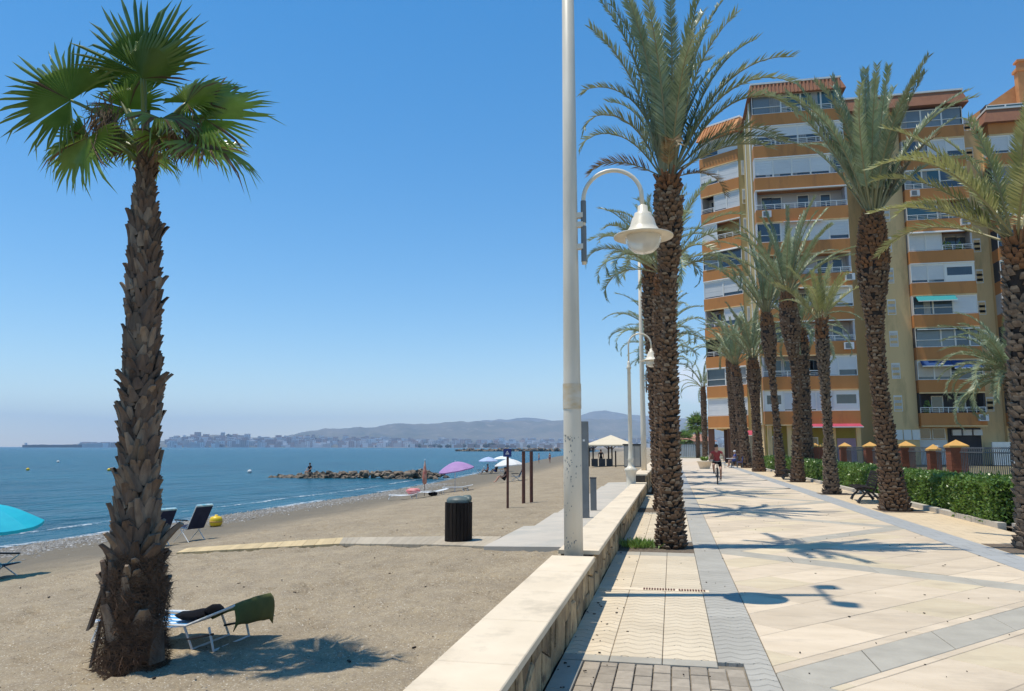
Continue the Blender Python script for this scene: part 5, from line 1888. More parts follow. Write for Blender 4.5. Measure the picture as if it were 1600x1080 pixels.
# shredded hanging brown leaf strips among the fans
mb = MB()
rr = random.Random(5)
for i in range(620):
    c_ = L3(*random.Random(i // 31 + 3).choice([(-.36, .32, -.18), (-.28, .25, -.2), (.5, .1, -.15), (.42, .16, -.1), (-.45, .2, .1), (.35, .25, .1)]))
    p = c_ + Vector((rr.gauss(0, .07), rr.gauss(0, .07), rr.gauss(0, .08)))
    d = Vector((rr.gauss(0, .35), rr.gauss(0, .35), -1)).normalized() * rr.uniform(.08, .32)
    wv = Vector((rr.gauss(0, 1), rr.gauss(0, 1), 0)).normalized() * .006
    mb.add([p - wv, p + wv, p + d], [(0, 1, 2)])
tag(mb.build('dry_strands', M['leaffandry'], fp), kind='stuff')

def small_fan_palm(label, x, y, H, seed, Rad=.8, n=34):
    p = thing('fan_palm', label, 'palm tree', (x, y, 0))
    b = MB(); b.tube([(0, 0, 0), (0, 0, H * .5), (.05, 0, H)], [.32, .25, .22], 12); b.build('trunk', M['scale'], p, True)
    rr = random.Random(seed)
    b = MB()
    for i in range(120):
        a = rr.random() * 6.28
        zz = rr.uniform(.1, H)
        b.box((math.cos(a) * .27, math.sin(a) * .27, zz), (.1, .1, .22), (0, .2, a))
    tag(b.build('leaf_base', M['scale'], p), kind='stuff')
    me = fan_mesh(Rad, seed, 2.2, 26, .3, .15, None, .05)
    for i in range(n):
        a = i * 2.4
        el = D2(80 - 120 * (i + .5) / n)
        d = Vector((math.cos(a) * math.cos(el), math.sin(a) * math.cos(el), math.sin(el)))
        hub = Vector((0, 0, H)) + d * rr.uniform(.7, 1.0)
        up_ = d; nm = Vector((0, 0, 1)) if abs(d.z) < .9 else Vector((math.cos(a), math.sin(a), 0))
        nm = (nm - up_ * nm.dot(up_)).normalized(); xa = up_.cross(nm)
        o = link('fan_leaf', me, p)
        o.matrix_local = Matrix(((xa.x, up_.x, nm.x, hub.x), (xa.y, up_.y, nm.y, hub.y), (xa.z, up_.z, nm.z, hub.z), (0, 0, 0, 1)))
small_fan_palm('distant round headed fan palm left of the block, beyond the promenade', 3.6, 112, 4.5, 3, 1.3)
small_fan_palm('low distant fan palm behind the far gate', 2.2, 135, 2.8, 4, 1.2, 22)

# weeds at the foot of the nearest date palm
wd_ = thing('weed_clump', 'bright green weeds growing at the foot of the nearest date palm', 'weeds', (-.55, 12.75, -.01))
mb = MB()
rr = random.Random(9)
for i in range(420):
    a = rr.random() * 6.28
    r0 = abs(rr.gauss(0, .14))
    p = Vector((math.cos(a) * r0 * 1.4, math.sin(a) * r0, 0))
    d = Vector((math.cos(a) * .6 + rr.gauss(0, .4), math.sin(a) * .6 + rr.gauss(0, .4), rr.uniform(.5, 1.5))).normalized() * rr.uniform(.05, .20)
    wv = Vector((rr.gauss(0, 1), rr.gauss(0, 1), 0)).normalized() * rr.uniform(.008, .018)
    mb.add([p, p + d * .5 + wv, p + d, p + d * .5 - wv], [(0, 1, 2, 3)])
tag(mb.build('weed_leaves', M['weed'], wd_), kind='stuff')

# ================================================================== LAMPS AND MASTS
def bell_lamp(parent, c, s=1.0):
    """bell shaped street lantern, rim centre at C"""
    x, y, z = c
    b = MB()
    b.lathe([(.02 * s, .36 * s), (.055 * s, .34 * s), (.06 * s, .27 * s), (.095 * s, .255 * s), (.10 * s, .225 * s), (.125 * s, .19 * s), (.15 * s, .10 * s), (.19 * s, .04 * s), (.225 * s, .015 * s), (.335 * s, -.012 * s), (.335 * s, -.024 * s), (.22 * s, -.004 * s), (.21 * s, -.02 * s), (.10 * s, .06 * s), (.0, .07 * s)], (x, y, z), 28)
    o = b.build('lantern_hood', M['lampwhite'], parent, True)
    g = MB()
    g.lathe([(.205 * s, -.02 * s), (.20 * s, -.07 * s), (.17 * s, -.14 * s), (.11 * s, -.195 * s), (.04 * s, -.215 * s), (0, -.217 * s)], (x, y, z), 24)
    g.build('lantern_glass', M['lampglass'], o, True)
    r_ = MB(); r_.tube([(x + .055 * s * q, y, z + .055 * s) for q in (-1, 1)], .028 * s, 8)
    r_.build('lamp_bulb', M['white'], o, True)
def flood_mast(label, x, y, z0, r0=.106, clampz=(3.7, 4.6), lamp=True, top=9.85):
    t = thing('light_mast', label, 'light mast', (x, y, z0), 0, 'tall white floodlight masts on the sea wall')
    b = MB()
    H = top - z0
    b.tube([(0, 0, 0), (0, 0, 1.6), (0, 0, 4.5), (0, 0, H)], [r0, r0 * .97, r0 * .80, r0 * .55], 20)
    b.build('pole', M['postwhite'], t, True)
    # two floodlights on a cross arm
    b = MB(); b.tube([(0, -.55, H - .1), (0, .55, H - .1)], .03, 8); b.build('cross_arm', M['postwhite'], t)
    for s_ in (-1, 1):
        b = MB(); b.box((.10, s_ * .5, H + .0), (.22, .26, .14), (.2 * s_, .75, .3 * s_)); b.box((.17, s_ * .5, H - .06), (.19, .22, .02), (.2 * s_, .75, .3 * s_)); b.box((-.03, s_ * .5, H - .02), (.06, .06, .2))
        b.build('floodlight', M['lampwhite'], t)
    if lamp:
        za, zb = clampz[0] - z0, clampz[1] - z0
        xo = .155
        b = MB(); b.tube([(xo, 0, za), (xo, 0, za + .42)], .032, 10); b.tube([(xo, 0, za + .46), (xo, 0, zb - .18)], .032, 10); b.build('cable_sleeve', M['steel'], t)
        b = MB()
        for zz in (za + .18, za + .44, zb - .35):
            b.box((xo * .55, 0, zz), (.13, .07, .06))
        b.build('bracket', M['postwhite'], t)
        pts = [(xo, 0, za - .03), (xo, 0, zb - .17)]
        R_ = .335
        for q in range(1, 16):
            a = math.pi - math.pi * q / 15 * .94
            pts.append((xo + R_ + R_ * math.cos(a), 0, zb - .17 + R_ * math.sin(a)))
        lx = pts[-1][0] + .0
        pts.append((lx + .012, 0, zb - .32))
        b = MB(); b.tube(pts, [.025] * len(pts), 10); b.build('lamp_arm', M['lampwhite'], t, True)
        bell_lamp(t, (lx + .012, 0, 3.975 - z0 if z0 < .3 else zb - .62))
    return t
mast1 = flood_mast('nearest white floodlight mast, in the gap of the sea wall, with curved lamp arm', -1.085, 8.52, -.2)
b = MB()
rr = random.Random(2)
for i in range(80):
    a = -1.9 + rr.gauss(0, .5)
    zz = rr.choice([rr.gauss(1.62, .09), rr.gauss(1.35, .16), rr.gauss(1.9, .02), rr.gauss(.75, .06)])
    rp = .1065 - .0020 * zz
    c_, s_ = math.cos(a), math.sin(a)
    w_, h_ = rr.uniform(.002, .009), rr.uniform(.004, .016)
    b.add([(rp * math.cos(a + q[0] * w_ / rp), rp * math.sin(a + q[0] * w_ / rp), zz + q[1] * h_) for q in ((-1, -.6), (.4, -1), (1, .3), (-.3, 1))], [(0, 1, 2, 3)])
b.build('paint_chip', M['steel'], mast1)
b = MB(); b.tube([(0, 0, 2.22), (0, 0, 2.50)], [.1045, .1040], 20, cap=False); 
tape = mat('aged_tape', (.60, .46, .28), (.66, .60, .50), 5, .6, stretch=(1, 1, 2))
b.build('tape_band', tape, mast1, True)
b = MB(); b.box((.118, -.02, .52), (.04, .06, .10)); b.build('cable_clip', M['rust'], mast1)
flood_mast('second white floodlight mast, standing on the raised stretch of wall', -1.07, 30.0, .70)
flood_mast('third and farthest white floodlight mast on the wall', -1.07, 52.5, .45)
def promenade_lamp(label, x, y, z0):
    t = thing('street_lamp', label, 'street lamp', (x, y, z0), 0, 'white lamp posts with a curved neck on the sea wall')
    b = MB()
    b.lathe([(.19, 0), (.19, .08), (.15, .12), (.145, .55), (.17, .70), (.20, .76), (.20, .80), (.12, .86), (.085, .92), (.075, 1.05), (.095, 1.10), (.075, 1.16), (.068, 1.4)], n=18)
    b.build('pedestal', M['lampwhite'], t, True)
    b = MB(); b.lathe([(.066, 1.38), (.052, 3.95), (.075, 3.98), (.075, 4.04), (.045, 4.08), (.05, 4.16), (.032, 4.22), (0, 4.22)], n=14); b.build('pole', M['lampwhite'], t, True)
    pts = [(0, 0, 4.15), (0, 0, 4.75)]
    R_ = .36
    for q in range(1, 14):
        a = math.pi - math.pi * q / 13 * .93
        pts.append((R_ + R_ * math.cos(a), 0, 4.75 + R_ * math.sin(a)))
    pts.append((pts[-1][0] + .015, 0, 4.60))
    b = MB(); b.tube(pts, .026, 8); b.build('lamp_arm', M['lampwhite'], t, True)
    bell_lamp(t, (pts[-1][0], 0, 4.24), 1.05)
promenade_lamp('white lamp post with bulbous pedestal in the second gap of the sea wall', -1.29, 24.6, .1)
promenade_lamp('smaller looking white lamp post farther along behind the nearest date palm', -1.12, 47.3, .30)
promenade_lamp('farthest white lamp post at the end of the sea wall', -1.1, 69, .45)

# ------------------------------------------------------------------ things on the beach side
sh = thing('beach_shower', 'slim grey metal column standing beside the concrete slabs behind the mast', 'shower', (-2.16, 19.3, -.22))
b = MB(); b.bbox((-.10, -.09, 0), (.10, .09, 2.45)); b.build('column', M['steel'], sh)
b = MB(); b.bbox((-.025, -.105, 1.95), (.025, -.092, 2.0)); b.build('button', M['white'], sh)
b = MB(); b.bbox((-.35, -.35, -.05), (.35, .35, .02)); b.build('foot_plate', M['concrete'], sh)
s2_ = thing('beach_shower', 'short grey metal post right of the slim grey column', 'shower', (-2.18, 21.6, -.2))
b = MB(); b.bbox((-.08, -.07, 0), (.08, .07, .92)); b.build('column', M['steel'], s2_)
b = MB(); b.bbox((-.09, -.08, .921), (.09, .08, .95)); b.build('cap', M['darkmetal'], s2_)
b = MB(); b.bbox((-.25, -.25, -.05), (.25, .25, .03)); b.build('foot_plate', M['concrete'], s2_)

bn = thing('litter_bin', 'dark slatted litter bin with a rubbish bag over its lid beside the boardwalk', 'litter bin', (-4.2, 14.95, -.30), .1)
nsl = 22
for q in range(nsl):
    a = 2 * math.pi * q / nsl
    b = MB(); b.box((.255 * math.cos(a), .255 * math.sin(a), .41), (.03, .066, .78), (0, 0, a)); b.build('slat', M['wooddark'], bn)
b = MB(); b.lathe([(.23, .02), (.23, .80)], n=20); b.build('liner', M['darkmetal'], bn)
b = MB(); b.lathe([(.24, .79), (.245, .85), (.235, .86), (.20, .90), (.0, .93)], n=20); b.build('lid', M['binlid'], bn, True)
b = MB(); b.blob((.15, .03, .87), (.10, .09, .07), 3, 2, .5); b.blob((.20, -.06, .85), (.07, .08, .06), 6, 2, .5); b.build('rubbish_bag', M['binlid'], bn, True)

sg = thing('beach_sign', 'thin brown post with a small dark blue sign bearing a white triangle', 'sign', (-5.11, 23.87, -.35))
b = MB(); b.tube([(0, 0, 0), (0, 0, 1.85)], .04, 10); b.build('post', M['rust'], sg)
b = MB(); b.bbox((-.13, -.062, 1.63), (.13, -.042, 1.88)); sb = b.build('sign_board', M['signblue'], sg)
b = MB()
for i in range(3):
    a0, a1 = math.pi / 2 + i * 2 * math.pi / 3, math.pi / 2 + (i + 1) * 2 * math.pi / 3
    q0, q1 = Vector((math.cos(a0), math.sin(a0))), Vector((math.cos(a1), math.sin(a1)))
    vs = []
    for (q, s_) in ((q0, .075), (q1, .075), (q1, .048), (q0, .048)):
        vs.append((q.x * s_, -.066, 1.745 + q.y * s_))
    b.add(vs, [(0, 1, 2, 3)])
b.box((0, -.066, 1.74), (.02, .002, .03))
b.build('triangle_mark', M['trim'], sb)
for i, (x, y, lab) in enumerate(((-5.03, 26.1, 'left one of two close brown posts on the sand'), (-4.83, 26.5, 'right one of two close brown posts on the sand'))):
    t = thing('timber_post', lab, 'post', (x, y, -.36), 0, 'pair of brown posts on the sand')
    b = MB(); b.tube([(0, 0, 0), (0, 0, 1.78)], .06, 10); b.build('post', M['rust'], t)
    b = MB(); b.lathe([(.065, 1.781), (.06, 1.80), (0, 1.82)], n=10); b.build('cap', M['darkmetal'], t)

def sun_lounger(label, x, y, rz, back=32, towel=True, fab='stripe', cat='sun lounger', group=None):
    """local +X towards the head"""
    t = thing('sun_lounger', label, cat, (x, y, tz(x, y)), rz, group)
    w_ = .29
    zh = .22
    bk = R(back)
    hx, hzz = .54 * math.cos(bk), .54 * math.sin(bk)
    fr = MB()
    for s_ in (-1, 1):
        fr.tube([(-1.05, s_ * w_, zh - .02), (0, s_ * w_, zh), (hx, s_ * w_, zh + hzz)], .013, 6)
    fr.tube([(-1.05, -w_, zh - .02), (-1.05, w_, zh - .02)], .013, 6)
    fr.tube([(hx, -w_, zh + hzz), (hx, w_, zh + hzz)], .013, 6)
    fr.build('frame', M['white'], t)
    for (x0, x1) in ((-.02, .08), (-.95, -1.05), (.25, .31)):
        lg = MB()
        zt_ = zh if x0 < .3 else zh + hzz * x0 / hx
        lg.tube([(x0, -w_, zt_), (x1, -w_, .01), (x1, w_, .01), (x0, w_, zt_)], .013, 6)
        lg.build('leg', M['white'], t)
    br = MB(); br.tube([(.02, -w_, .10), (.30, -w_, .16)], .012, 6); br.tube([(.02, w_, .10), (.30, w_, .16)], .012, 6); br.build('brace', M['darkmetal'], t)
    if fab == 'stripe':
        ns = 9
        for q in range(ns):
            y0 = -w_ + 2 * w_ * q / ns
            b = MB()
            dip = [-.025 * (1 - abs((q + .5) / ns * 2 - 1)), 0]
            vs = []
            for xx in (-1.04, -.7, -.35, -.01):
                d_ = -.03 * math.sin(math.pi * (xx + 1.05) / 1.05) - .012
                vs += [(xx, y0, zh + d_), (xx, y0 + 2 * w_ / ns, zh + d_)]
            vs += [(hx * 1.0, y0, zh + hzz - .012), (hx * 1.0, y0 + 2 * w_ / ns, zh + hzz - .012)]
            b.add(vs, [(2 * i, 2 * i + 2, 2 * i + 3, 2 * i + 1) for i in range(4)])
            b.build('fabric_stripe', M['stripe_b'] if q % 2 == 0 else M['stripe_w'], t)
    else:
        b = MB(); vs = []
        for xx, zz in ((-1.04, zh - .03), (-.5, zh - .05), (0, zh - .02), (hx, zh + hzz - .012)):
            vs += [(xx, -w_, zz), (xx, w_, zz)]
        b.add(vs, [(2 * i, 2 * i + 2, 2 * i + 3, 2 * i + 1) for i in range(3)])
        b.build('fabric', M[fab], t)
    return t, hx, hzz, w_, zh, bk
rz_l = YAW + R(-14)
lx, ly = -4.54, 7.0
lo, hx, hzz, w_, zh, bk = sun_lounger('low folding sun lounger with blue and white stripes beside the fan palm', lx, ly, rz_l, 22)
tw = thing('towel', 'olive green towel draped over the raised back of the striped lounger', 'towel', (lx, ly, tz(lx, ly)), rz_l)
b = MB()
nx, ny = 16, 12
for i in range(nx + 1):
    s = i / nx
    for j in range(ny + 1):
        v = j / ny * 2 - 1
        yy_ = v * (w_ + .045)
        wr = .010 * noise.noise((s * 5, v * 3, 2)) + .02 * noise.noise((s * 2, v * 2, 9))
        if s < .62:
            q = s / .62
            xx = .02 + (hx + .02 - .02) * q; zz = zh + .022 + hzz * q + .008
            # narrows towards the seat
            yy_ = yy_ * (.55 + .45 * q) + (1 - q) * .07
        else:
            q = (s - .62) / .38
            xx = hx + .04 + .02 * math.sin(q * 3); zz = zh + hzz + .028 - .23 * q * (1 + .15 * v)
        if abs(v) > .9 and s > .2:
            zz -= .05 * (abs(v) - .9) * 10
        b.v.append((xx + wr, yy_, zz + wr))
for i in range(nx):
    for j in range(ny):
        a = i * (ny + 1) + j
        b.f.append((a, a + ny + 1, a + ny + 2, a + 1)); b.m.append(0)
o = b.build('towel_cloth', M['towel'], tw, True)
sol = o.modifiers.new('thick', 'SOLIDIFY'); sol.thickness = .008
cl = thing('clothing', 'dark bundle of clothing lying on the seat of the striped lounger', 'clothes', (lx - .02, ly, tz(lx, ly) + zh), rz_l)
b = MB(); b.blob((-.10, .03, .03), (.17, .18, .045), 4, 2, .5); b.blob((.06, .08, .07), (.10, .12, .05), 7, 2, .5); b.build('cloth_bundle', M['blackcloth'], cl, True)

def beach_chair(label, x, y, rz, top='cyan', group=None, low=1.0):
    """reclined folding chair, local +X is where the sitter looks"""
    t = thing('beach_chair', label, 'beach chair', (x, y, tz(x, y)), rz, group)
    w_ = .27
    s0 = .36 * low
    b = MB(); vs = [(.28, -w_, s0 + .06), (.28, w_, s0 + .06), (-.20, -w_, s0), (-.20, w_, s0), ]
    b.add(vs, [(0, 1, 3, 2)]); b.build('seat', M['navy'], t).modifiers.new('t', 'SOLIDIFY').thickness = .02
    b = MB(); b.add([(-.20, -w_, s0), (-.20, w_, s0), (-.50, w_, s0 + .58), (-.50, -w_, s0 + .58)], [(0, 1, 2, 3)])
    b.build('backrest', M['navy'], t).modifiers.new('t', 'SOLIDIFY').thickness = .02
    b = MB()
    for s_ in (-1, 1):
        b.tube([(.30, s_ * w_, s0 + .06), (-.20, s_ * w_, s0), (-.51, s_ * w_, s0 + .60)], .014, 6)
    b.tube([(-.51, -w_, s0 + .60), (-.51, w_, s0 + .60)], .014, 6)
    b.build('frame', M['white'], t)
    b = MB(); b.box((-.475, 0, s0 + .56), (.06, 2 * w_ * .96, .15), (0, -.48, 0)); b.build('headrest', M[top], t)
    for s_ in (-1, 1):
        b = MB(); b.tube([(.25, s_ * w_, s0 + .2), (-.30, s_ * w_, 0)], .012, 6); b.build('leg', M['white'], t)
        b = MB(); b.tube([(-.22, s_ * w_, s0 + .1), (.28, s_ * w_, 0)], .012, 6); b.build('leg', M['white'], t)
        b = MB(); b.box((.02, s_ * (w_ + .02), s0 + .22), (.46, .045, .03)); b.build('armrest', M['darkmetal'], t)
    return t
beach_chair('dark reclining beach chair with pale blue headrest facing the sea, right of the pair', -12.75, 18.75, R(165))
beach_chair('dark reclining beach chair half hidden behind the fan palm trunk, left of the pair', -13.25, 17.95, R(160))
beach_chair('low dark blue beach chair under the turquoise parasol', -12.75, 12.7, R(10), low=.62)
bag = thing('beach_bag', 'dark green bag resting against the low chair under the turquoise parasol', 'bag', (-12.85, 12.25, tz(-12.85, 12.25)))
b = MB(); b.blob((0, 0, .17), (.20, .15, .19), 2, 2, .2); b.build('bag_body', M['towel'], bag, True)
b = MB(); b.tube([(-.1, 0, .3), (-.06, 0, .45), (.06, 0, .45), (.1, 0, .3)], .012, 6); b.build('handle', M['blackcloth'], bag)
buoy = thing('yellow_buoy', 'yellow cylindrical buoy lying on the shingle by the chairs', 'buoy', (-15.6, 24.4, tz(-15.6, 24.4)))
b = MB(); b.lathe([(0, 0), (.17, .02), (.21, .08), (.215, .24), (.18, .32), (.08, .35), (.05, .36), (.05, .40), (0, .40)], n=18); b.build('float', M['yellowbuoy'], buoy, True)
b = MB(); b.lathe([(.217, .14), (.225, .15), (.225, .18), (.217, .19)], n=18); b.build('band', M['tile_cap'], buoy, True)

def parasol(label, x, y, hpole, rad, rise, m, tilt=(0, 0), panels=8, lean=(0, 0), group='parasols on the beach', valance=.06):
    z = tz(x, y)
    t = thing('beach_parasol', label, 'parasol', (x, y, z), 0, group)
    b = MB(); b.tube([(0, 0, -.1), (lean[0], lean[1], hpole)], .018, 7); b.build('pole', M['white'], t)
    can = bpy.data.objects.new('canopy', None)
    me = MB()
    rings = 6
    vs = [(0, 0, 0)]
    n = panels * 4
    for r in range(1, rings + 1):
        s = r / rings
        for k in range(n):
            ph = (k % 4) / 4
            scal = 1 - .045 * math.sin(math.pi * ph) * s
            a = 2 * math.pi * k / n
            vs.append((rad * s * scal * math.cos(a), rad * s * scal * math.sin(a), -rise * (s ** 1.7) - .02 * s * math.sin(math.pi * ph)))
    fs = [(0, 1 + k, 1 + (k + 1) % n) for k in range(n)]
    for r in range(rings - 1):
        for k in range(n):
            k2 = (k + 1) % n
            fs.append((1 + r * n + k, 1 + (r + 1) * n + k, 1 + (r + 1) * n + k2, 1 + r * n + k2))
    o0 = len(vs)
    for k in range(n):
        p = vs[1 + (rings - 1) * n + k]
        vs.append((p[0] * 1.0, p[1] * 1.0, p[2] - valance))
    for k in range(n):
        k2 = (k + 1) % n
        fs.append((1 + (rings - 1) * n + k, o0 + k, o0 + k2, 1 + (rings - 1) * n + k2))
    me.add(vs, fs)
    c = me.build('canopy', m, t, False)
    c.location = (lean[0], lean[1], hpole)
    c.rotation_euler = (tilt[0], tilt[1], 0)
    for k in range(panels):
        a = 2 * math.pi * k / panels
        b = MB()
        b.tube([(0, 0, -.01), (rad * .5 * math.cos(a), rad * .5 * math.sin(a), -rise * .31 - .012), (rad * math.cos(a), rad * math.sin(a), -rise - .015)], .006, 4)
        b.build('rib', M['white'], c)
    b = MB(); b.tube([(0, 0, -.02), (0, 0, .07)], .02, 6); b.build('finial', M['white'], c)
    return t
parasol('turquoise parasol at the left edge of the picture', -12.6, 12.2, 1.42, .98, .30, M['turq'], tilt=(R(4), R(7)))
parasol('lilac parasol near the breakwater, leaning, largest of the far parasols', -11.8, 41.2, 1.62, 1.02, .42, M['purple'], tilt=(R(6), R(-9)), lean=(.0, 0))
parasol('white parasol behind the blue sign post', -10.6, 49.8, 1.50, .98, .40, M['canvas'], tilt=(0, R(-4)))
parasol('pale blue and lilac parasol far along the shore', -19.0, 79, 1.75, 1.05, .42, M['paleblue'])
parasol('small pale blue parasol peeping out behind the pale blue and lilac one', -18.6, 84, 1.75, 1.0, .30, M['stripe_w'])
cu = thing('beach_parasol', 'closed red parasol furled on its pole by the loungers', 'parasol', (-12.7, 38.6, tz(-12.7, 38.6)), 0, 'parasols on the beach')
cu.scale = (.75, .75, .80)
b = MB(); b.tube([(0, 0, 0), (0, 0, 2.3)], .02, 6); b.build('pole', M['rust'], cu)
b = MB(); b.lathe([(.06, .75), (.15, .85), (.17, 1.2), (.12, 1.7), (.05, 2.1), (.02, 2.25)], n=9); b.build('furled_canopy', M['redcanvas'], cu, True)
b = MB(); b.lathe([(.01, 2.3), (.035, 2.34), (0, 2.42)], n=8); b.build('finial', M['stripe_w'], cu)
for i, (x, y, rz, fab, lab) in enumerate(((-12.55, 36.0, .35, 'white', 'white topped lounger at the water side with a red towel on it'), (-11.4, 36.6, .5, 'white', 'second white lounger, right of the closed red parasol'),
                                     (-10.9, 39.5, .2, 'navy', 'dark blue lounger right of the white ones'), )):
    sun_lounger(lab, x, y, rz, 12, fab=('stripe_w' if fab == 'white' else 'navy'), group='loungers by the breakwater')
rt = thing('towel', 'red towel piled on the white lounger near the breakwater', 'towel', (-12.45, 36.05, tz(-12.5, 36) + .27))
b = MB(); b.blob((0, 0, .10), (.34, .22, .14), 3, 2, .5); b.build('towel_cloth', mat('pink_towel', (.62, .16, .16), (.70, .40, .38), 5, .9), rt, True)
bk_ = thing('beach_bag', 'black bag on the sand under the second white lounger', 'bag', (-11.55, 36.4, tz(-11.5, 36.4)))
b = MB(); b.blob((0, 0, .12), (.22, .15, .14), 8, 2, .3); b.build('bag_body', M['blackcloth'], bk_, True)

# gazebo
gz_ = thing('beach_gazebo', 'beach pavilion with a cream pyramid canvas roof on dark posts', 'gazebo', (-6.1, 79.0, tz(-6.1, 79)))
g0 = 0
for (x, y) in ((-2.05, -2.0), (2.05, -2.0), (-2.05, 2.0), (2.05, 2.0), (0.1, -.3), (-.25, -.3)):
    b = MB(); b.bbox((x - .07, y - .07, 0), (x + .07, y + .07, 2.15)); b.build('post', M['wooddark'], gz_)
    for sx in (-1, 1):
        b = MB(); b.tube([(x, y, 1.65), (x + sx * .45, y, 2.12)], .045, 5); b.build('brace', M['wooddark'], gz_)
b = MB(); b.add([(-2.45, -2.4, 2.15), (2.45, -2.4, 2.15), (2.45, 2.4, 2.15), (-2.45, 2.4, 2.15), (0, 0, 3.15), (-2.45, -2.4, 2.0), (2.45, -2.4, 2.0), (2.45, 2.4, 2.0), (-2.45, 2.4, 2.0)],
                [(0, 1, 4), (1, 2, 4), (2, 3, 4), (3, 0, 4), (0, 5, 6, 1), (1, 6, 7, 2), (2, 7, 8, 3), (3, 8, 5, 0)])
b.build('canvas_roof', M['cream'], gz_)
for i in range(3):
    b = MB(); b.bbox((-1.9 + i * .75, -1.3, 0), (-1.3 + i * .75, -.7, .75)); b.build('counter_box', M['darkmetal'], gz_)
tp = thing('timber_post', 'short dark post on the sand beside the gazebo', 'post', (-5.3, 74, tz(-5.3, 74)))
b = MB(); b.tube([(0, 0, 0), (0, 0, 1.5)], .07, 8); b.build('post', M['wooddark'], tp)
b = MB(); b.lathe([(.075, 1.501), (0, 1.54)], n=8); b.build('cap', M['darkmetal'], tp)
kb_ = thing('beach_kiosk', 'small grey beach cabin between the lamp posts', 'kiosk', (-3.6, 72, tz(-3.6, 72)))
b = MB(); b.bbox((-.75, -.6, 0), (.75, .6, 2.0)); b.build('wall', M['steel'], kb_)
b = MB(); b.bbox((-.85, -.7, 2.001), (.85, .7, 2.12)); b.build('roof', M['darkmetal'], kb_)
for i in range(3):
    b = MB(); b.bbox((-.7 + i * .48, -.63, .1), (-.26 + i * .48, -.605, 1.9)); b.build('door', M['concrete'], kb_)

# ------------------------------------------------------------------ breakwaters
def breakwater(label, pts, n, seed, r=(.5, 1.1), grp='rocks'):
    rr = random.Random(seed)
    t = thing('breakwater', label, 'breakwater', (pts[0][0], pts[0][1], SEA))
    o0 = Vector((pts[0][0], pts[0][1], SEA))
    meshes = []
    for q in range(10):
        b = MB(); b.blob((0, 0, 0), (1, .8, .62), seed * 11 + q, 2, .75); meshes.append(b.mesh('rock', M['rock']))
    tot = len(pts) - 1
    for i in range(n):
        s = rr.random() * tot
        k = min(int(s), tot - 1)
        f = s - k
        x = pts[k][0] + (pts[k + 1][0] - pts[k][0]) * f
        y = pts[k][1] + (pts[k + 1][1] - pts[k][1]) * f
        h = pts[k][2] + (pts[k + 1][2] - pts[k][2]) * f
        lat = rr.gauss(0, .8)
        rad = rr.uniform(*r)
        z = h * max(0, 1 - abs(lat) / 2.2) * rr.uniform(.3, 1) - .2
        o = link('rock', rr.choice(meshes), t, (x - o0.x, y + lat - o0.y, z), (rr.uniform(-.4, .4), rr.uniform(-.4, .4), rr.random() * 6.28))
        o.scale = (rad, rad, rad * rr.uniform(.7, 1.1))
breakwater('low breakwater of brown boulders reaching out from the beach', [(-20.6, 68.5, .7), (-24, 68, .9), (-30, 67.5, .75), (-33.5, 67.5, .6), (-37.5, 67.5, .05)], 230, 3, (.22, .50))
breakwater('long thin far breakwater behind the parasols', [(-47, 470, 1.8), (-90, 465, 1.2), (-130, 460, .5)], 150, 5, (1.2, 2.4))
def mole():
    t = thing('harbour_mole', 'low dark harbour mole on the horizon at the far left', 'breakwater', (0, 0, SEA))
    r = 2900
    b = MB()
    for i in range(30):
        p0, p1 = az(38 + i * 3.0), az(38 + (i + 1) * 3.0)
        b.box((r * math.sin(p0), r * math.cos(p0), 4), (11, 12, 9 + 2.5 * noise.noise((i * .7, 1, 1))), (0, 0, -p0))
    b.build('mole_wall', M['hedgecore'], t)
    b = MB(); b.box((r * math.sin(az(40)), r * math.cos(az(40)), 10), (5, 5, 9)); b.build('beacon', M['white'], t)
mole()
for i, (x, y, s_, m_) in enumerate(((-77.9, 81, .22, 'yellowbuoy'), (-110, 121, .28, 'canvas'), (-66.4, 81, .24, 'yellowbuoy'), (-91.5, 114, .28, 'canvas'), (-46.2, 78.3, .26, 'canvas'))):
    t = thing('sea_buoy', ('yellow buoy nearest the left edge of the sea', 'white buoy left of the fan palm trunk, farther out than the yellow one', 'yellow buoy close left of the fan palm trunk',
                           'white buoy just left of the fan palm trunk, farther out', 'white buoy between the fan palm and the breakwater')[i], 'buoy', (x, y, SEA), 0, 'buoys floating in the sea')
    b = MB(); b.lathe([(0, -.2 * s_), (.8 * s_, .1 * s_), (1.0 * s_, .6 * s_), (.7 * s_, 1.1 * s_), (.15 * s_, 1.4 * s_), (0, 1.4 * s_)], n=12); b.build('float', M[m_], t, True)
    b = MB(); b.tube([(0, 0, 1.3 * s_), (0, 0, 1.9 * s_)], .05 * s_, 5); b.build('ring_post', M['darkmetal'], t)

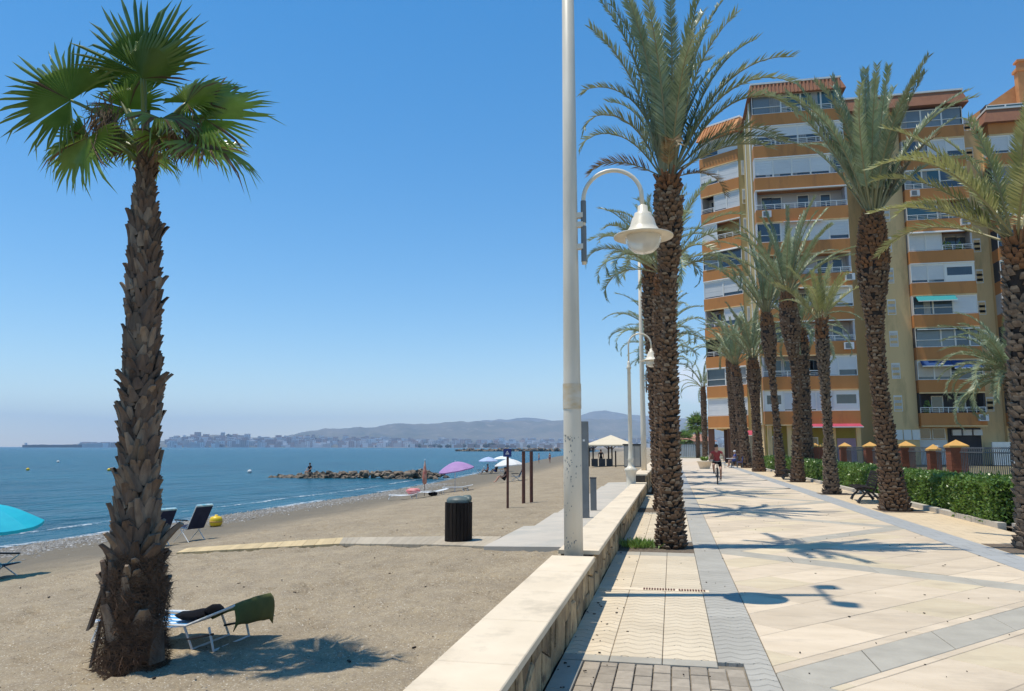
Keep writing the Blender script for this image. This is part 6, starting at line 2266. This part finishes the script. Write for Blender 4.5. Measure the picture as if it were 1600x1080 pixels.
# ------------------------------------------------------------------ benches
def bench(label, x, y, rz):
    """seat looks along local -X, length along Y"""
    t = thing('park_bench', label, 'bench', (x, y, 0), rz, 'black slatted benches by the hedge')
    for s_ in (-.85, .85):
        b = MB()
        b.tube([(-.30, s_, .02), (-.24, s_, .14), (-.10, s_, .28), (-.22, s_, .40), (-.30, s_, .43)], [.045, .035, .032, .03, .025], 6)
        b.tube([(.32, s_, .02), (.22, s_, .16), (.10, s_, .30), (.16, s_, .42), (.30, s_, .85)], [.045, .035, .032, .03, .022], 6)
        b.tube([(-.12, s_, .29), (0, s_, .33), (.12, s_, .30)], .025, 6)
        b.tube([(-.30, s_, .42), (.16, s_, .42)], .022, 6)
        b.tube([(-.15, s_, .20), (.18, s_, .20)], .016, 6)
        b.build('cast_leg', M['darkmetal'], t)
    for q in range(6):
        b = MB(); b.box((-.30 + q * .085, 0, .455 - .010 * abs(q - 2)), (.07, 1.95, .03)); b.build('seat_slat', M['steel'] if q % 9 == 20 else M['wooddark'], t)
    for q in range(6):
        f = q / 5
        b = MB(); b.box((.165 + .14 * f, 0, .50 + .36 * f), (.028, 1.95, .062), (0, .33, 0)); b.build('back_slat', M['wooddark'], t)
    return t
b1 = bench('black slatted bench between two palm trunks in front of the hedge, nearer one', 5.5, 24.3, R(-6))
b2 = copy_tree(b1); b2.location = (5.62, 40.2, 0); b2['label'] = 'black slatted bench beside the palm with the orange band, farther one'
stn = thing('stone_block', 'pale rough stone block at the corner of the near hedge bed', 'stone', (6.5, 15.7, .05))
b = MB(); b.blob((0, 0, .04), (.55, .30, .13), 5, 2, .3, rot=.5); b.build('stone_body', M['concrete'], stn)

# ------------------------------------------------------------------ people
def person(name, label, loc, rz, J, R_, cloth, extra=None, cat='person', group=None, smooth=2):
    """J: joint name -> (x,y,z); chains are fixed; cloth: list of (material, {chain names})"""
    t = thing(name, label, cat, loc, rz, group)
    edges = [('pelvis', 'chest'), ('chest', 'neck'), ('neck', 'head'), ('head', 'crown'),
             ('chest', 'shl'), ('shl', 'ell'), ('ell', 'wrl'), ('wrl', 'hal'), ('chest', 'shr'), ('shr', 'elr'), ('elr', 'wrr'), ('wrr', 'har'),
             ('pelvis', 'hil'), ('hil', 'knl'), ('knl', 'anl'), ('anl', 'tol'), ('pelvis', 'hir'), ('hir', 'knr'), ('knr', 'anr'), ('anr', 'tor')]
    names = list(J)
    names.sort(key=lambda n: n != 'pelvis')
    idx = {n: i for i, n in enumerate(names)}
    me = bpy.data.meshes.new('body_cage')
    me.from_pydata([J[n] for n in names], [(idx[a], idx[b_]) for a, b_ in edges], [])
    ob = link('body', me, None)
    sk = ob.modifiers.new('skin', 'SKIN')
    sub = ob.modifiers.new('sub', 'SUBSURF'); sub.levels = smooth; sub.render_levels = smooth
    sv = me.skin_vertices[0].data
    RD = dict(pelvis=.135, chest=.135, neck=.055, head=.098, crown=.075, shl=.062, shr=.062, ell=.042, elr=.042, wrl=.030, wrr=.030, hal=.028, har=.028,
              hil=.095, hir=.095, knl=.058, knr=.058, anl=.038, anr=.038, tol=.032, tor=.032)
    RD.update(R_ or {})
    for n in names:
        sv[idx[n]].radius = (RD[n], RD[n] * (.8 if n in ('chest', 'pelvis') else 1))
        sv[idx[n]].use_root = n == 'pelvis'
    dg = bpy.context.evaluated_depsgraph_get()
    dg.update()
    m2 = bpy.data.meshes.new_from_object(ob.evaluated_get(dg))
    bpy.data.objects.remove(ob)
    mats = [M['skin']] + [c[0] for c in cloth]
    m2.materials.clear()
    for q in mats:
        m2.materials.append(q)
    seg = [(a, b_, Vector(J[a]), Vector(J[b_])) for a, b_ in edges]
    for p in m2.polygons:
        c = p.center
        best, bn_ = 1e9, None
        for a, b_, A, B_ in seg:
            ab = B_ - A
            k = max(0, min(1, (c - A).dot(ab) / max(ab.length_squared, 1e-9)))
            d = (c - (A + ab * k)).length - RD[a] * (1 - k) - RD[b_] * k
            if d < best:
                best, bn_, kk = d, (a, b_), k
        p.material_index = 0
        for i, cc in enumerate(cloth):
            if bn_ in cc[1] and kk <= cc[1][bn_]:
                p.material_index = i + 1
        p.use_smooth = True
    link('body', m2, t)
    hd, cr = Vector(J['head']), Vector(J['crown'])
    ax = (cr - hd).normalized()
    b = MB(); b.blob(tuple(hd + ax * .075 - Vector((0, .012 if J.get('face', 1) else 0, 0)) + Vector((-.015, 0, 0))), (.105, .095, .095), 1, 2, .08); b.build('hair', M['hair'] if not extra or 'hat' not in extra else M['whitecloth'], t, True)
    return t
# the cyclist: riding towards the camera (local +X is forward)
def cyclist():
    loc, rz = (1.9, 34.7, 0), R(-94)
    bk = thing('bicycle', 'dark city bicycle ridden along the promenade', 'bicycle', loc, rz)
    for (x, nm) in ((-.52, 'wheel'), (.54, 'wheel')):
        w = bpy.data.objects.new(nm, None)
        b = MB()
        n = 28
        b.tube([(x + .33 * math.cos(2 * math.pi * i / n), 0, .345 + .33 * math.sin(2 * math.pi * i / n)) for i in range(n + 1)], .02, 6, cap=False)
        wo_ = b.build('wheel', M['rubber'], bk, True)
        b = MB()
        b.tube([(x + .305 * math.cos(2 * math.pi * i / n), 0, .345 + .305 * math.sin(2 * math.pi * i / n)) for i in range(n + 1)], .010, 5, cap=False)
        b.build('rim', M['steel'], wo_)
        b = MB()
        for i in range(14):
            a = 2 * math.pi * i / 14
            b.tube([(x, 0, .345), (x + .30 * math.cos(a), 0, .345 + .30 * math.sin(a))], .002, 3)
        b.tube([(x, -.05, .345), (x, .05, .345)], .02, 8)
        b.build('spokes', M['steel'], wo_)
    b = MB()
    b.tube([(-.52, 0, .345), (-.08, 0, .30)], .014, 6); b.tube([(-.52, 0, .345), (-.20, 0, .78)], .012, 6); b.tube([(-.08, 0, .30), (-.22, 0, .84)], .018, 6)
    b.tube([(-.08, 0, .30), (.36, 0, .72)], .02, 6); b.tube([(-.20, 0, .76), (.36, 0, .82)], .018, 6); b.tube([(.54, .05, .345), (.40, .05, .66), (.37, 0, .70), (.33, 0, .92)], .016, 6); b.tube([(.54, -.05, .345), (.40, -.05, .66), (.37, 0, .70)], .016, 6)
    b.build('frame', M['darkmetal'], bk)
    b = MB(); b.tube([(.18, .29, .98), (.30, .22, 1.0), (.34, 0, .95), (.30, -.22, 1.0), (.18, -.29, .98)], .014, 7); b.build('handlebar', M['steel'], bk)
    b = MB(); b.blob((-.25, 0, .88), (.14, .08, .04), 2, 2, .1); b.build('saddle', M['blackcloth'], bk, True)
    b = MB(); b.tube([(-.08, -.07, .30), (-.08, .07, .30)], .03, 8); b.tube([(-.08, .07, .30), (.03, .07, .16)], .01, 5); b.tube([(-.08, -.07, .30), (-.19, -.07, .44)], .01, 5)
    b.box((.03, .13, .15), (.09, .11, .02)); b.box((-.19, -.13, .44), (.09, .11, .02)); b.build('crank', M['steel'], bk)
    J = dict(pelvis=(-.22, 0, .98), chest=(-.07, 0, 1.30), neck=(.0, 0, 1.46), head=(.04, 0, 1.55), crown=(.05, 0, 1.67),
             shl=(-.03, .19, 1.38), ell=(.02, .31, 1.15), wrl=(.16, .31, 1.02), hal=(.22, .29, .995), shr=(-.03, -.19, 1.38), elr=(.02, -.31, 1.15), wrr=(.16, -.31, 1.02), har=(.22, -.29, .995),
             hil=(-.18, .11, .93), knl=(.20, .15, .62), anl=(.0, .14, .23), tol=(.12, .14, .19), hir=(-.18, -.11, .93), knr=(.18, -.15, .80), anr=(-.20, -.14, .52), tor=(-.08, -.14, .47))
    person('person', 'cyclist in a red top and black shorts riding along the promenade', loc, rz, J, None,
           [(M['redcloth'], {('pelvis', 'chest'): 1, ('chest', 'neck'): .6, ('chest', 'shl'): 1, ('chest', 'shr'): 1, ('shl', 'ell'): .35, ('shr', 'elr'): .35}),
            (M['blackcloth'], {('pelvis', 'hil'): 1, ('pelvis', 'hir'): 1, ('hil', 'knl'): .75, ('hir', 'knr'): .75, ('pelvis', 'chest'): .12, ('anl', 'tol'): 1, ('anr', 'tor'): 1})])
cyclist()
def stand(**kw):
    J = dict(pelvis=(0, 0, .95), chest=(0, 0, 1.30), neck=(0, 0, 1.48), head=(.02, 0, 1.57), crown=(.02, 0, 1.69), shl=(0, .19, 1.40), ell=(.0, .26, 1.13), wrl=(.08, .27, .90), hal=(.11, .27, .82),
             shr=(0, -.19, 1.40), elr=(0, -.26, 1.13), wrr=(.08, -.27, .90), har=(.11, -.27, .82), hil=(0, .10, .90), knl=(.02, .12, .50), anl=(0, .13, .08), tol=(.16, .14, .03), hir=(0, -.10, .90), knr=(.04, -.12, .50), anr=(-.02, -.13, .08), tor=(.14, -.14, .03))
    J.update(kw); return J
def sit(h=.42, **kw):
    J = dict(pelvis=(0, 0, h + .1), chest=(-.05, 0, h + .45), neck=(-.04, 0, h + .63), head=(-.01, 0, h + .72), crown=(0, 0, h + .84), shl=(-.05, .19, h + .55), ell=(.05, .24, h + .30), wrl=(.24, .20, h + .22), hal=(.31, .17, h + .22),
             shr=(-.05, -.19, h + .55), elr=(.05, -.24, h + .30), wrr=(.24, -.20, h + .22), har=(.31, -.17, h + .22), hil=(.03, .10, h + .08), knl=(.44, .13, h + .08), anl=(.46, .13, .07 if h > .3 else h * .3 + .06), tol=(.60, .14, .03),
             hir=(.03, -.10, h + .08), knr=(.44, -.13, h + .08), anr=(.46, -.13, .07 if h > .3 else h * .3 + .06), tor=(.60, -.14, .03))
    if h < .25:
        for s_ in 'lr':
            q = 1 if s_ == 'l' else -1
            J['kn' + s_] = (.38, .14 * q, h + .32); J['an' + s_] = (.62, .14 * q, .07); J['to' + s_] = (.76, .14 * q, .03)
    J.update(kw); return J
TOPS = {('pelvis', 'chest'): 1, ('chest', 'neck'): .6, ('chest', 'shl'): 1, ('chest', 'shr'): 1, ('shl', 'ell'): .5, ('shr', 'elr'): .5}
SHORTS = {('pelvis', 'hil'): 1, ('pelvis', 'hir'): 1, ('hil', 'knl'): .6, ('hir', 'knr'): .6, ('pelvis', 'chest'): .1}
def beachp(label, x, y, rz, J, top, shorts, z=None, hat=False):
    return person('person', label, (x, y, tz(x, y) if z is None else z), rz, J, None, ([(top, TOPS)] if top else []) + [(shorts, SHORTS)], {'hat': 1} if hat else None, smooth=1)
beachp('bather in dark trunks standing at the water far along the beach', -21.5, 125, R(200), stand(), None, M['bluecloth'])
beachp('second bather standing beside the one in dark trunks at the water', -20.0, 127, R(150), stand(), None, M['redcloth'])
beachp('person seated under the pale blue and lilac parasol', -18.9, 78.2, R(200), sit(.15), M['redcloth'], M['blackcloth'])
beachp('person in dark clothes seated at the edge of the pale blue parasol', -18.0, 78.4, R(160), sit(.15), M['blackcloth'], M['bluecloth'])
beachp('person sitting on the sand under the white parasol behind the sign post', -10.75, 49.4, R(200), sit(.12), M['blackcloth'], M['blackcloth'])
beachp('person sitting on top of the breakwater boulders', -33.6, 67.5, R(250), sit(.36), M['blackcloth'], M['blackcloth'], z=SEA + .15)
beachp('person lying back in the half hidden beach chair behind the fan palm', -13.25, 17.95, R(160), sit(.33), None, M['redcloth'])
beachp('person standing in the shade of the gazebo', -7.2, 79.6, R(270), stand(), M['blackcloth'], M['blackcloth'])
beach_chair('dark folding chair left of the person under the pale blue and lilac parasol', -19.6, 77.6, R(200), low=.7)
beach_chair('dark folding chair right of the people under the pale blue parasol', -17.3, 77.8, R(190), low=.7)
chr_ = beach_chair('small grey folding chair under the white parasol', -10.1, 49.7, R(200), top='stripe_w', low=.7)
# cafe at the end of the right row
def cafe_table(label, x, y):
    t = thing('cafe_table', label, 'table', (x, y, 0), 0, 'cafe tables under the palms')
    b = MB(); b.lathe([(0, .70), (.36, .70), (.36, .73), (0, .73)], n=16); b.build('table_top', M['white'], t)
    b = MB(); b.tube([(0, 0, .02), (0, 0, .70)], .03, 8); b.lathe([(.22, 0), (.22, .03), (0, .03)], n=12); b.build('table_stand', M['steel'], t)
def cafe_chair(label, x, y, rz, m):
    t = thing('cafe_chair', label, 'chair', (x, y, 0), rz, 'cafe chairs under the palms')
    b = MB(); b.bbox((-.2, -.2, .42), (.2, .2, .46)); b.build('seat', m, t)
    b = MB(); b.box((-.21, 0, .66), (.03, .40, .36), (0, -.15, 0)); b.build('backrest', m, t)
    for (a_, c_) in ((-.18, -.18), (.18, -.18), (.18, .18), (-.18, .18)):
        b = MB(); b.tube([(a_, c_, 0), (a_, c_, .42)], .014, 5); b.build('leg', M['steel'], t)
cafe_table('white round cafe table left of the palm trunks, nearer', 4.35, 60.5)
cafe_table('white round cafe table farther along by the brown shop front', 3.95, 69)
cafe_chair('white cafe chair beside the nearer cafe table', 3.7, 60.0, R(10), M['white'])
cafe_chair('blue cafe chair right of the nearer cafe table', 5.0, 60.8, R(180), M['bluecloth'])
cafe_chair('white cafe chair at the farther cafe table', 3.3, 69.2, R(0), M['white'])
beachp('cafe guest in blue with a white hat seated by the palm trunks', 4.75, 62.2, R(190), sit(.40), M['bluecloth'], M['bluecloth'], z=.04, hat=True)
cafe_chair('dark chair under the cafe guest in the white hat', 4.75, 62.2, R(190), M['darkmetal'])
pl_ = thing('stone_planter', 'low pale planter at the left of the cyclist, far along the walk', 'planter', (2.3, 58, 0))
b = MB(); b.lathe([(.35, 0), (.5, .45), (.55, .5), (.55, .58), (.45, .58), (.42, .5), (0, .48)], n=16); b.build('bowl', M['coping'], pl_, True)
b = MB()
for i in range(60):
    a = i * 2.4; d = Vector((math.cos(a) * .4, math.sin(a) * .4, .35 + .1 * math.sin(i))); wv = Vector((-math.sin(a), math.cos(a), 0)) * .05
    b.add([(0, 0, .48), tuple(Vector((0, 0, .48)) + d * .6 + wv), tuple(Vector((0, 0, .48)) + d), tuple(Vector((0, 0, .48)) + d * .6 - wv)], [(0, 1, 2, 3)])
b.build('plant_leaves', M['hedge'], pl_)
# far end of the walk
fg = thing('boundary_fence', 'grey white boundary fence across the far end of the promenade', 'fence', (1.2, 118, 0))
for i in range(26):
    b = MB(); b.bbox((-1.9 + i * .26, -.04, 0), (-1.9 + i * .26 + .2, .04, 1.9)); b.build('slat', M['shutter'], fg)
b = MB(); b.bbox((-2, -.06, 1.905), (5, .06, 2.0)); b.build('top_rail', M['steel'], fg)
fh = thing('low_house', 'low pink house with tiled roof beyond the far boundary fence', 'house', (2.0, 150, 0))
b = MB(); b.bbox((-5, 0, 0), (6, 8, 2.6)); b.build('wall', M['town'][1], fh)
b = MB(); b.add([(-5.5, -.5, 2.6), (6.5, -.5, 2.6), (6.5, 8.5, 2.6), (-5.5, 8.5, 2.6), (-3, 4, 4), (4, 4, 4)], [(0, 1, 5, 4), (1, 2, 5), (2, 3, 4, 5), (3, 0, 4)]); b.build('roof', M['town'][3], fh)
for xx in (-3.5, -1, 1.5, 4):
    b = MB(); b.bbox((xx, -.04, .8), (xx + 1, -.004, 2)); b.build('window', M['glass'], fh)
print('objects', len(bpy.data.objects))
